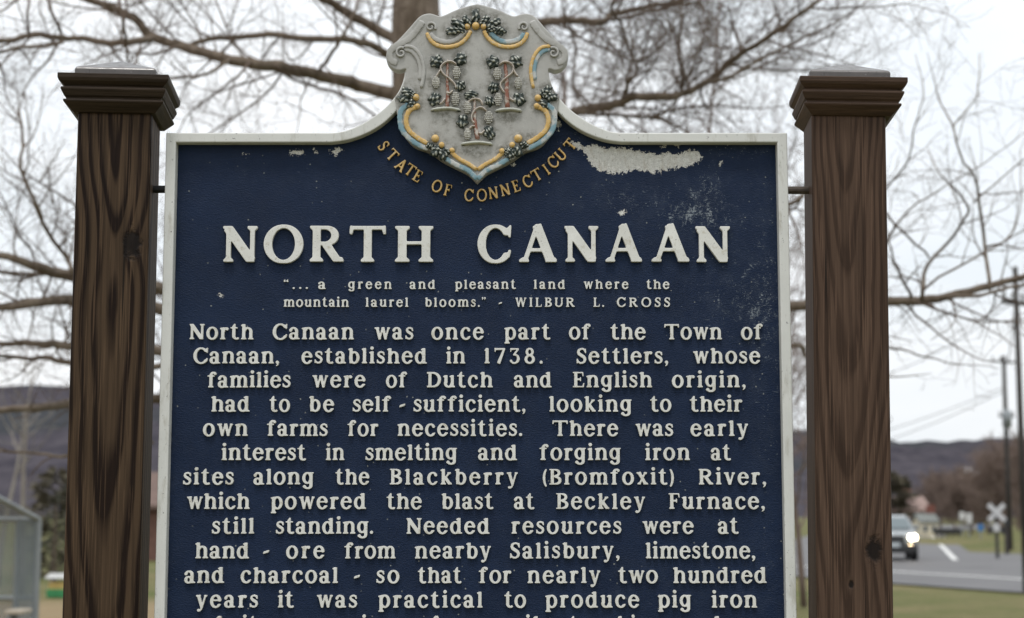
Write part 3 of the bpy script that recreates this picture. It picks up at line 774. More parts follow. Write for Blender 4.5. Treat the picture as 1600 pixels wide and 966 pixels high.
def leaf(x, y, ang, ln, wd, h=.007, lobes=5, base=.001, name='leaf'):
    """sculpted leaf: ang degrees clockwise from up, size in crop units; outline lobed, veins as ridges"""
    u, v = cc(x, y); a = R(ang); ax, ay = math.sin(a), -math.cos(a); bx_, by_ = math.cos(a), math.sin(a)
    nr, nth = 7, 60; vs = []; rd = []; seed = rng.random() * 9
    f1 = rng.choice((2, 3)); p1, p2, p3 = rng.random() * 6, rng.random() * 6, rng.random() * 6
    for i in range(nr + 1):
        rho = i / nr
        for k in range(nth):
            th = 2 * math.pi * k / nth
            out = 1 + (.13 * math.cos(lobes * th + p1) + .08 * math.sin((lobes + 2) * th + p2) + .05 * math.sin(11 * th + p3)) * rho
            p = rho * out
            la, lb = p * math.cos(th) * ln / 2, p * math.sin(th) * wd / 2
            # curled lobes with deep folds running across the leaf, like a casting
            fx = la / ln * 2; fy = lb / wd * 2
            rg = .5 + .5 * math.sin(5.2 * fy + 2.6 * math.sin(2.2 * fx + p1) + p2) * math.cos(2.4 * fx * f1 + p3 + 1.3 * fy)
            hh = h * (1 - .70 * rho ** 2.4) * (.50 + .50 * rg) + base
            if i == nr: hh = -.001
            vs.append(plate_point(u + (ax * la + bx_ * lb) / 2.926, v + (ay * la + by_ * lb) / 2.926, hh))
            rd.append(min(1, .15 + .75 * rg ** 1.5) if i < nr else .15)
    fs = [(i * nth + k, i * nth + (k + 1) % nth, (i + 1) * nth + (k + 1) % nth, (i + 1) * nth + k) for i in range(nr) for k in range(nth)]
    fs.append(tuple(nr * nth + k for k in range(nth)))
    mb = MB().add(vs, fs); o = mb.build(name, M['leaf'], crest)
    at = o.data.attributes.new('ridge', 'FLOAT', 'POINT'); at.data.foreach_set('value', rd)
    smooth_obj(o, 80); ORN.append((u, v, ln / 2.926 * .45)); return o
# anthemion at the top, then the four corner sprigs, then the leaves of the vines
for x, y, an, l, wd in [(477, 76, 0, 74, 40), (440, 98, -38, 66, 34), (516, 98, 38, 66, 34), (402, 112, -62, 84, 40), (556, 110, 62, 84, 40), (372, 142, -95, 66, 40), (585, 142, 95, 66, 40), (405, 140, -75, 60, 28), (552, 138, 75, 60, 28),
                        (165, 425, -40, 62, 44), (148, 452, -85, 60, 40), (182, 478, -150, 50, 36), (188, 432, 0, 40, 32),
                        (800, 420, 40, 64, 44), (822, 446, 85, 62, 42), (790, 478, 150, 54, 36), (784, 430, 0, 40, 30),
                        (295, 690, -150, 62, 46), (330, 706, 170, 60, 44), (268, 668, -100, 40, 34), (345, 694, 120, 40, 28),
                        (668, 690, 150, 62, 46), (634, 704, -170, 60, 44), (700, 664, 100, 46, 34), (620, 692, -120, 40, 28)]:
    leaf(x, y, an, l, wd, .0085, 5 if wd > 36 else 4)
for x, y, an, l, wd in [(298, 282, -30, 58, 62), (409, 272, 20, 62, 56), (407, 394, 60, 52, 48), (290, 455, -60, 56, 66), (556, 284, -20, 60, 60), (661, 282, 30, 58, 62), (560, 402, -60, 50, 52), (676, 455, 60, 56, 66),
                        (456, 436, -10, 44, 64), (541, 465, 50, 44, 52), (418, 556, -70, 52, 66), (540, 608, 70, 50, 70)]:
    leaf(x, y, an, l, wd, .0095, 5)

def grapes(x, y, ln, wd):
    u, v = cc(x, y); s = mpp(YP) / 2.926; mb = MB(); c = Vector(plate_point(u, v, .002))
    def ball(cx, cy, cz, r, ry=None, rz=None, mi=0, n=8, m_=5):
        ry = ry or r; rz = rz or r; vs = []; fs = []
        for i in range(m_ + 1):
            ph = math.pi * i / m_
            for k in range(n): a = 2 * math.pi * k / n; vs.append((cx + r * math.sin(ph) * math.cos(a), cy + ry * math.sin(ph) * math.sin(a), cz + rz * math.cos(ph)))
        fs = [(i * n + k, i * n + (k + 1) % n, (i + 1) * n + (k + 1) % n, (i + 1) * n + k) for i in range(m_) for k in range(n)]
        mb.add(vs, fs, mi)
    ball(c.x, c.y, c.z, wd / 2 * s * .92, .006, ln / 2 * s * .94, 1, 16, 10)  # dark core shows in the gaps between the grapes
    rows = 7
    for i in range(rows):
        t = (i + .5) / rows * 2 - 1; wr = math.sqrt(max(0, 1 - t * t)) * (1 if t < .2 else 1.0); cnt = max(1, int(round(5 * wr)))
        for k in range(cnt):
            e = ((k + .5) / cnt * 2 - 1) * .88 + (.06 if i % 2 else -.06)
            if abs(e) > 1: continue
            dep = .0062 * math.sqrt(max(.05, 1 - (e * wr) ** 2 - (t * .85) ** 2))
            ball(c.x + e * wr * wd / 2 * s, c.y - dep, c.z - t * ln / 2 * s, .0018 * rng.uniform(.9, 1.1), mi=0)
    o = mb.build('grape_cluster', [M['grape'], M['grapecore']], crest, smooth=True); ORN.append((u, v, 9)); return o
for x, y, l, wd in [(391, 336, 58, 42), (297, 381, 54, 40), (386, 456, 64, 40), (577, 341, 58, 42), (672, 384, 54, 40), (581, 458, 60, 40), (440, 494, 58, 40), (537, 541, 58, 46), (441, 616, 52, 34)]: grapes(x, y, l, wd)

def vine(trunk, w0, w1, tend, mound):
    ribbon('vine_trunk', M['vine'], C_(trunk), w0, .0055, taper=(1, w1), n=6, flat=.7)
    for t in tend: ribbon('tendril', M['tendril'], C_(t), 3.7, .0085, n=6, flat=.8)
    (x0, y0), (x1, y1) = mound
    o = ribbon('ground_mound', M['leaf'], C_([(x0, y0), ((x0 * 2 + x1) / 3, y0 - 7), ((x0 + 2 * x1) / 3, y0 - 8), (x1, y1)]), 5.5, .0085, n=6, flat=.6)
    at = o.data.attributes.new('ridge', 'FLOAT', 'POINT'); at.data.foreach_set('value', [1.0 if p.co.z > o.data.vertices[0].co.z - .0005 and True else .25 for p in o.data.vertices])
    u, v = cc((x0 + x1) / 2, y0 + 18); ORN.append((u, v, 9))
vine([(346, 496), (350, 440), (348, 370), (350, 272)], 8.0, .5, [[(392, 298), (366, 284), (336, 290), (318, 312), (330, 340), (362, 366), (384, 390), (388, 408)], [(345, 428), (362, 428), (374, 414)], [(312, 478), (326, 470), (338, 452)], [(318, 320), (300, 350), (296, 360)]], ((272, 506), (410, 508)))
vine([(624, 496), (620, 440), (619, 370), (612, 288)], 10, .55, [[(584, 300), (606, 286), (634, 290), (650, 308), (644, 336), (612, 362), (592, 384), (594, 404), (610, 428)], [(646, 310), (660, 340), (672, 352)], [(632, 450), (648, 462), (660, 462)]], ((566, 510), (690, 510)))
vine([(488, 640), (478, 590), (472, 520), (474, 448)], 9, .5, [[(440, 480), (452, 462), (476, 454), (500, 462), (510, 482)], [(530, 512), (506, 494), (482, 500), (464, 522), (460, 548), (474, 570)], [(446, 596), (462, 580), (476, 580)], [(490, 610), (506, 612), (520, 596)]], ((410, 662), (556, 662)))

# crest plate last, once the ornament centres are known
bm = bmesh.new()
for p in rel_v: bm.verts.new((p[0] - rl.x, YB + .002 - p[2] - rl.y, p[1]))
bm.verts.ensure_lookup_table()
for q_ in rel_f:
    try: bm.faces.new([bm.verts[i] for i in q_])
    except ValueError: pass
bmesh.ops.remove_doubles(bm, verts=bm.verts, dist=1e-6)
bmesh.ops.recalc_face_normals(bm, faces=bm.faces)
for _ in range(6):
    es = [e for e in bm.edges if e.calc_length() > .007]
    if not es: break
    bmesh.ops.subdivide_edges(bm, edges=es, cuts=1)
    bmesh.ops.triangulate(bm, faces=[f for f in bm.faces if len(f.verts) > 4])
me = bpy.data.meshes.new('crest_plate'); bm.to_mesh(me); bm.free()
me.materials.append(M['crest'])
co = np.empty(len(me.vertices) * 3); me.vertices.foreach_get('co', co); co = co.reshape(-1, 3)
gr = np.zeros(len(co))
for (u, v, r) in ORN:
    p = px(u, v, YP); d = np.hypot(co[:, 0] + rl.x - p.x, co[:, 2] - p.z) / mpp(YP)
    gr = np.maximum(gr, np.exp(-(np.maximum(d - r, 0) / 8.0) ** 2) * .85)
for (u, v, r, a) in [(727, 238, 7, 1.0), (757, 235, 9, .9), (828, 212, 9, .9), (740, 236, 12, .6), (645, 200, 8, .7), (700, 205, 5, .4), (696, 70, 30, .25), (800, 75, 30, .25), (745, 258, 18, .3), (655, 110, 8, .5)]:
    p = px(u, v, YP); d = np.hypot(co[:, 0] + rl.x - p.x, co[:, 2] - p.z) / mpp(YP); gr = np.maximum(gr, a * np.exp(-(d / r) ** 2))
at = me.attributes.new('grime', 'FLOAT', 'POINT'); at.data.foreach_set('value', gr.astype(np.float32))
pl = bpy.data.objects.new('crest_plate', me); COL.objects.link(pl); pl.parent = crest

# --- mounting rods into the posts
for (ua, ub, v, m) in [(240, 264, 296, 'rodblack'), (1228, 1268, 297.5, 'rod')]:
    a = px(ua, v, YB + .012); c = px(ub, v, YB + .012)
    mb = MB().tube([a, c], .0068, 14)
    k = 5 if m == 'rod' else 0
    for i in range(k): x = a.x + .012 + i * .0045; mb.tube([(x, a.y, a.z), (x + .0016, a.y, a.z)], .0073, 14)
    mb.build('mounting_rod', M[m], marker)
# ------------------------------------------------------------------ the two wooden posts
def f_wood(light, dark, A, k, x0, ring, knots, seed, contrast=1.0):
    def f(g):
        o = g.obj(); X, Yc, Z = g.sep(o)[0:3]
        nl = g.m('MULTIPLY', g.m('SUBTRACT', g.noise(g.mp(o, (5, 5, 1.6), loc=(seed, seed, seed)), 1.0, 3, .5), .5), .035)
        nx_ = g.m('MULTIPLY', g.m('SUBTRACT', g.noise(g.mp(o, (3, 3, 2.2), loc=(seed + 4, 0, 0)), 1.0, 2, .5), .5), .05)
        dx = g.m('ADD', g.m('SUBTRACT', X, x0), nx_)
        dz = g.m('ADD', g.m('SUBTRACT', A, g.m('MULTIPLY', Z, k)), g.m('ADD', nl, g.m('MULTIPLY', g.m('ADD', Yc, .062), .8)))
        r = g.m('SQRT', g.m('ADD', g.m('MULTIPLY', dx, dx), g.m('MULTIPLY', dz, dz)))
        kd = None
        for (kx, kz, ks, amp) in knots:
            ax = g.m('SUBTRACT', X, kx); az = g.m('MULTIPLY', g.m('SUBTRACT', Z, kz), .62)
            d = g.m('SQRT', g.m('ADD', g.m('MULTIPLY', ax, ax), g.m('MULTIPLY', az, az)))
            front = g.smooth(g.m('MULTIPLY', Yc, -1.0), .0, .06)
            bumpv = g.m('MULTIPLY', g.m('EXPONENT', g.m('MULTIPLY', g.m('DIVIDE', d, ks * 2.0), -1.0)), g.m('MULTIPLY', front, amp))
            r = g.m('ADD', r, bumpv)
            e = g.m('MULTIPLY', g.m('SUBTRACT', 1.0, g.smooth(g.m('ADD', d, g.m('MULTIPLY', g.m('SUBTRACT', g.noise(o, 90, 4, .6), .5), ks * 1.1)), ks * .45, ks * .95)), front)
            kd = e if kd is None else g.m('MAXIMUM', kd, e)
        ph = g.m('FRACT', g.m('DIVIDE', r, ring))
        late = g.ramp(ph, [(.0, .0), (.38, .12), (.60, 1.), (.84, 1.), (.95, .05), (1., 0.)])
        streak = g.noise(g.mp(o, (130, 130, 3.0)), 1.0, 5, .65)
        pore = g.noise(g.mp(o, (300, 300, 6.0)), 1.0, 3, .6)
        big = g.noise(g.mp(o, (6, 6, 2.0), loc=(seed, 2, 1)), 1.0, 4, .6)
        fac = g.m('MULTIPLY', late, g.m('MULTIPLY_ADD', big, .5 * contrast, .68 * contrast), clamp=True)
        c = g.mix(fac, light, dark)
        c = g.mix(g.m('MULTIPLY', g.ramp(streak, [(.42, 0.), (.68, 1.)]), .6), c, tuple(x * .45 for x in dark))
        c = g.mix(g.m('MULTIPLY', g.ramp(pore, [(.54, 0.), (.66, 1.)]), .6), c, tuple(min(1, x * 1.6) for x in light))
        crack = g.ramp(g.noise(g.mp(o, (70, 70, .9), loc=(seed, 0, 0)), 1.0, 3, .5), [(.705, 0.), (.715, 1.)])
        c = g.mix(g.m('MULTIPLY', crack, .8), c, (.008, .006, .005))
        h = g.m('ADD', g.m('MULTIPLY', late, .5), g.m('ADD', g.m('MULTIPLY', g.m('ADD', streak, pore), .6), g.m('MULTIPLY', crack, -2.0)))
        if kd is not None:
            c = g.mix(g.m('MULTIPLY', kd, .93), c, (.008, .006, .0055)); h = g.m('SUBTRACT', h, g.m('MULTIPLY', kd, 2.5))
        return {'Base Color': c, 'Roughness': .62, 'Normal': g.bump(h, .4, .0025), 'Specular IOR Level': .12}
    return f

def f_capwood(light, dark, seed):
    def f(g):
        o = g.obj()
        s = g.noise(g.mp(o, (5, 5, 160), loc=(seed, 0, 0)), 1.0, 5, .65)
        s2 = g.noise(g.mp(o, (30, 30, 500), loc=(seed, 0, 0)), 1.0, 3, .6)
        c = g.mix(g.ramp(s, [(.35, 0.), (.7, 1.)]), light, dark)
        c = g.mix(g.m('MULTIPLY', g.ramp(s2, [(.5, 0.), (.7, 1.)]), .4), c, tuple(x * .5 for x in dark))
        return {'Base Color': c, 'Roughness': .6, 'Normal': g.bump(g.m('ADD', s, g.m('MULTIPLY', s2, .5)), .4, .002), 'Specular IOR Level': .18}
    return f

def f_metalcap(g):
    o = g.obj()
    z = g.sep(g.geo())[2]
    c = g.mix(g.ramp(g.noise(o, 40, 5, .6), [(.35, 0.), (.7, 1.)]), (.045, .036, .032), (.075, .062, .056))
    sp = g.ramp(g.noise(o, 70, 5, .7), [(.66, 0.), (.70, 1.)])
    c = g.mix(g.m('MULTIPLY', sp, .7), c, (.42, .42, .40))
    return {'Base Color': c, 'Roughness': g.ramp(g.noise(o, 60, 4), [(.3, .22), (.7, .42)]), 'Normal': g.bump(g.noise(o, 30, 3), .1, .002), 'Specular IOR Level': .8}
M['metalcap'] = mat('brown lacquered metal', f_metalcap)

CAPPROF = [(.0935, 0), (.0935, -.010), (.0915, -.016), (.0850, -.0235), (.0830, -.0250), (.0830, -.0285), (.0885, -.0295), (.0885, -.034), (.0835, -.047), (.0800, -.0505), (.0800, -.0545), (.0845, -.0555), (.0845, -.060), (.0690, -.080)]
def post(label, ul, ur, v_ref, v_captop, yaw, lean, capspin, wm, cm, capw=1.0, capdx=0.0):
    Yf = YB + .012 - .0675
    a = px(ul, v_ref, Yf); c = px(ur, v_ref, Yf)
    wdt = c.x - a.x
    x = (a.x + c.x) / 2 - wdt / 2 * math.sin(yaw) - 1.9 * math.sin(lean)
    t = empty('wooden_post', (x, YB + .012, 0))
    tag(t, label, 'post', 'wooden posts carrying the sign')
    hw = wdt / 2
    ztop = px(700, v_captop, YB + .012 - .0935).z
    mb = MB().box((-hw, -hw, -.05), (hw, hw, ztop - .056))
    sh = mb.build('shaft', wm, t, bevel=.0045, off=(0, 0, 0))
    mb = MB(); n = len(CAPPROF); vs = []
    for r, h in CAPPROF:
        for sx, sy in ((-1, -1), (1, -1), (1, 1), (-1, 1)): vs.append((sx * r * capw, sy * r * capw, h * .80))
    fs = [(i * 4 + k, i * 4 + (k + 1) % 4, (i + 1) * 4 + (k + 1) % 4, (i + 1) * 4 + k) for i in range(n - 1) for k in range(4)] + [(3, 2, 1, 0), tuple((n - 1) * 4 + k for k in range(4))]
    mb.add(vs, fs); cp = mb.build('moulded_cap', cm, t, off=(0, 0, 0), bevel=.0012); cp.location = (capdx, 0, ztop)
    mb = MB(); r0, r1 = .0705, .068
    vs = [(sx * r, sy * r, h) for r, h in ((r0, .0005), (r0, .0145), (r1, .0175)) for sx, sy in ((-1, -1), (1, -1), (1, 1), (-1, 1))] + [(0, 0, .047)]
    fs = [(i * 4 + k, i * 4 + (k + 1) % 4, (i + 1) * 4 + (k + 1) % 4, (i + 1) * 4 + k) for i in range(2) for k in range(4)] + [(3, 2, 1, 0)] + [(8 + k, 8 + (k + 1) % 4, 12) for k in range(4)]
    mb.add(vs, fs); mc = mb.build('metal_pyramid', M['metalcap'], t, off=(0, 0, 0), bevel=.0022); mc.location = (capdx * .4, 0, ztop)
    t.rotation_euler = (0, lean, yaw)
    for o_ in (cp, mc): o_.rotation_euler = (0, capspin, 0)
    return t
wl = mat('brown wood with broad cathedral grain', f_wood((.066, .042, .025), (.0105, .0050, .0032), .150, .062, .004, .0165, [(.036, 2.063, .021, .030)], 3.1, 1.0))
wr = mat('reddish brown wood with narrow grain', f_wood((.084, .052, .036), (.030, .0170, .0115), .168, .062, -.004, .0105, [(.033, 1.536, .018, .016), (-.006, 1.478, .006, .004)], 7.7, .74))
cl = mat('dark cap wood', f_capwood((.042, .028, .018), (.017, .011, .007), 1.0))
cr_ = mat('brown cap wood', f_capwood((.082, .050, .033), (.030, .018, .012), 5.0))
post('darker weathered wooden post left of the sign, with a big knot and bold wavy grain', 111.5, 227, 500, 115, R(5), 0, R(0), wl, cl, 1.02, 0)
post('redder wooden post right of the sign, with fine grain and a small round knot', 1272, 1388.5, 500, 119.5, R(-3.5), R(.62), R(1.2), wr, cr_, .995, .006)
# ------------------------------------------------------------------ ground, roads, hills
def f_ground(g):
    p = g.geo(); X, Yc, Z = g.sep(p)[0:3]
    a = g.noise(p, .16, 5, .6); b_ = g.noise(p, .9, 6, .7); c2 = g.noise(g.mp(p, (9, 9, 9)), 1.0, 5, .7)
    k = g.m('ADD', g.m('MULTIPLY', a, .55), g.m('MULTIPLY', b_, .45))
    c = g.mix(g.ramp(k, [(.42, 0.), (.62, 1.)]), (.185, .160, .080), (.080, .108, .030))
    c = g.mix(g.m('MULTIPLY', g.ramp(c2, [(.4, 0.), (.7, 1.)]), .45), c, (.055, .050, .024))
    # dry infield on the left
    infield = g.m('MULTIPLY', g.smooth(g.m('ADD', X, g.m('MULTIPLY', b_, 1.2)), -2.0, -4.0), g.smooth(g.m('ADD', Yc, g.m('MULTIPLY', b_, 4.0)), 36., 32.))
    c = g.mix(infield, c, g.mix(b_, (.20, .145, .080), (.26, .205, .125)))
    return {'Base Color': c, 'Roughness': .95, 'Normal': g.bump(g.m('ADD', b_, c2), .6, .05), 'Specular IOR Level': .1}
def f_asphalt(g):
    p = g.geo(); n1 = g.noise(p, .35, 5, .6); n2 = g.noise(p, 30, 3)
    c = g.mix(g.ramp(n1, [(.35, 0.), (.7, 1.)]), (.105, .102, .106), (.145, .142, .145))
    c = g.mix(g.m('MULTIPLY', n2, .25), c, (.05, .05, .05))
    return {'Base Color': c, 'Roughness': .75}
def f_hill(g):
    p = g.geo()
    n = g.noise(g.mp(p, (.09, .02, .06)), 1.0, 6, .75); n2 = g.noise(g.mp(p, (.006, .006, .02)), 1.0, 4)
    c = g.mix(g.ramp(n, [(.35, 0.), (.68, 1.)]), (.038, .036, .045), (.092, .083, .094))  # distance haze is put into the wood colours, paler and bluer
    c = g.mix(g.m('MULTIPLY', g.ramp(n2, [(.50, 0.), (.62, 1.)]), .6), c, (.040, .048, .050))
    return {'Base Color': c, 'Roughness': 1.0, 'Specular IOR Level': 0.0}
M['ground'] = mat('winter grass', f_ground)
M['asphalt'] = mat('worn asphalt', f_asphalt)
M['roadpaint'] = plain('white road paint', (.62, .62, .60), .6, .12, 3)
M['hill'] = mat('bare wooded hillside with painted haze', f_hill)
gm = MB(); N_ = 60
gx = [-3000, -1500, -700, -300] + list(np.linspace(-120, 120, 49)) + [300, 700, 1500, 3000]
gy = [-300, -60, -15] + list(np.linspace(0, 160, 41)) + [250, 400, 700, 1200, 2500, 4500]
gv = []
def gz(x, y):
    if y < 12 or y > 260 or abs(x) > 130: return 0.0
    return .05 * math.sin(x * .21 + 1) * math.sin(y * .13)
ROADS = []
for y in gy:
    for x in gx: gv.append((x, y, .85 * math.exp(-((x - 31) / 5.5) ** 2 - ((y - 93) / 9) ** 2) - .06 if 30 < y < 170 and x > -60 else gz(x, y) - .06))
gm.add(gv, [(j * len(gx) + i, j * len(gx) + i + 1, (j + 1) * len(gx) + i + 1, (j + 1) * len(gx) + i) for j in range(len(gy) - 1) for i in range(len(gx) - 1)])
structure('ground', gm, M['ground'], smooth=True)
def gp(u, v, h=0.0):               # ground point under photo pixel
    a = (u - 800) / FPX; b_ = (483 - v) / FPX
    d = Vector((a, math.cos(TILT) - b_ * math.sin(TILT), math.sin(TILT) + b_ * math.cos(TILT)))
    t = (h - CAMZ) / d.z
    return Vector((d.x * t, d.y * t, h))
def strip(name, P, wl_, wr_, z, m, dash=None):
    mb = MB(); vs = []; P = [Vector((p[0], p[1], 0)) for p in P]
    for i, p in enumerate(P):
        t = (P[min(i + 1, len(P) - 1)] - P[max(i - 1, 0)]).normalized(); nrm = Vector((t.y, -t.x, 0))
        for o_ in (-wl_, wr_): q = p + nrm * o_; vs.append((q.x, q.y, z))
    mb.add(vs, [(2 * i, 2 * i + 1, 2 * i + 3, 2 * i + 2) for i in range(len(P) - 1)])
    return structure(name, mb, m)
e0 = gp(1387, 891.5); e1 = gp(1600, 904)
dr = (e1 - e0).normalized(); c0 = e0 - dr * 70; c1 = e0 + dr * 90
nr_ = Vector((-dr.y, dr.x, 0))
strip('road', [c0, c0.lerp(c1, .5), c1], 15.5, 4.2, -.02, M['asphalt'])
strip('road_edge_line', [c0, c0.lerp(c1, .5), c1], .13, .13, -.016, M['roadpaint'])
s0 = gp(1493, 876); s1 = gp(1464, 846)
ds = (s1 - s0).normalized()
sp = [s0 - ds * 6 , s0, s1, s1 + ds * 40, s1 + ds * 120 + Vector((10, 0, 0))]
strip('side_road', sp, 8.2, .9, -.012, M['asphalt'])
strip('side_road_edge_line', [s0 + ds * 1.0, s1, s1 + ds * 40], .07, .12, -.008, M['roadpaint'])
strip('side_road_centre_line', [s0 + ds * 3 - Vector((3.7, 0, 0)), s1 - Vector((3.7, 0, 0)), s1 + ds * 40 - Vector((3.7, 0, 0))], .07, .07, -.008, plain('yellow road paint', (.45, .30, .05), .6, .15, 3))

def ridge_h(x):
    t = max(0, min(1, (x + 320) / 640)); t = t * t * (3 - 2 * t)
    return 97 + (61 - 97) * t + 3.5 * math.sin(x * .011) + 2 * math.sin(x * .031 + 1)
def hill_z(x, y):
    e = max(0, min(1, (y - 480) / 920)); e = e * e * (3 - 2 * e) if e < 1 else 1
    return ridge_h(x * 1400 / max(y, 600)) * e
hr = random.Random(5)
hm = MB(); hx = np.linspace(-1800, 1800, 361); hy = [480, 560, 640, 720, 800, 880, 960, 1040, 1120, 1200, 1260, 1320, 1370, 1400, 1440, 1600]
hv = []
for y in hy:
    for x in hx:
        f_ = 0 if y == 480 else hr.uniform(-2.2, 2.2) * (1 if y < 1300 else .75)
        hv.append((x, y, hill_z(x, y) - .5 + f_ if y < 1500 else 0))
hm.add(hv, [(j * 361 + i, j * 361 + i + 1, (j + 1) * 361 + i + 1, (j + 1) * 361 + i) for j in range(len(hy) - 1) for i in range(360)])
structure('hill', hm, M['hill'])

# ------------------------------------------------------------------ trees
def f_bark(a, b_, s=14):
    def f(g):
        o = g.obj(); n = g.noise(g.mp(o, (1, 1, .35)), s, 6, .7); n2 = g.noise(o, 2.2, 3)
        c = g.mix(g.ramp(n, [(.35, 0.), (.68, 1.)]), a, b_)
        c = g.mix(g.m('MULTIPLY', n2, .3), c, tuple(x * .6 for x in a))
        return {'Base Color': c, 'Roughness': .9, 'Normal': g.bump(n, .5, .02), 'Specular IOR Level': .15}
    return f
M['bark'] = mat('grey brown bark', f_bark((.115, .088, .066), (.27, .22, .175)))
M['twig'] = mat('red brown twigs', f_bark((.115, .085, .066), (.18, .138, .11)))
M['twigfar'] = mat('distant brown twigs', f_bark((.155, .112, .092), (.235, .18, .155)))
M['pale'] = mat('pale sycamore bark', f_bark((.20, .18, .16), (.32, .295, .265), 6))

def rand_perp(t, r):
    v = Vector((r.gauss(0, 1), r.gauss(0, 1), r.gauss(0, 1))); v = v - t * v.dot(t)
    return v.normalized() if v.length > 1e-6 else t.orthogonal().normalized()
def walk(p, d, L, n, wob, r, up=0.0):
    pts = [Vector(p)]; d = Vector(d).normalized(); st = L / n
    for i in range(n):
        d = (d + rand_perp(d, r) * r.uniform(0, wob) + Vector((0, 0, up))).normalized()
        pts.append(pts[-1] + d * st)
    return pts
def sprout(mb, pts, rads, spacing, len0, level, r, up=.05, minr=.0010, maxlev=2, planar=.55, lenjit=(.45, 1.2)):
    """side shoots along a branch, each carrying finer shoots"""
    tot = sum((pts[i + 1] - pts[i]).length for i in range(len(pts) - 1)); n = max(1, int(tot / spacing))
    seg = []; acc = 0
    for i in range(len(pts) - 1): l = (pts[i + 1] - pts[i]).length; seg.append((acc, l, i)); acc += l
    for k in range(n):
        s_ = (k + r.random()) / n * tot
        for a, l, i in seg:
            if s_ <= a + l + 1e-9: break
        t = (s_ - a) / max(l, 1e-6); p = pts[i].lerp(pts[i + 1], t); rad = rads[i] + (rads[i + 1] - rads[i]) * t
        tan = (pts[i + 1] - pts[i]).normalized()
        side = rand_perp(tan, r); side.y *= planar; side.normalize()
        d = tan * r.uniform(.35, 1.0) + side * r.uniform(.6, 1.1) + Vector((0, 0, up * 4))
        L = len0 * r.uniform(*lenjit); r0 = max(minr, min(rad * .6, (.0070, .0030, .0017, .0014)[min(level, 3)] * (.6 + .6 * L / len0)))
        ns = (7, 5, 4, 3)[min(level, 3)]
        q = walk(p, d, L, ns, .42, r, up * .5)
        rr = [max(minr, r0 * (1 - .72 * j / ns)) for j in range(ns + 1)]
        mb.tube(q, rr, 4 if level == 0 else 3, cap=False)
        if level < maxlev: sprout(mb, q[1:], rr[1:], spacing * (.55 if level == 0 else .65), len0 * .48, level + 1, r, up, minr, maxlev, planar, lenjit)

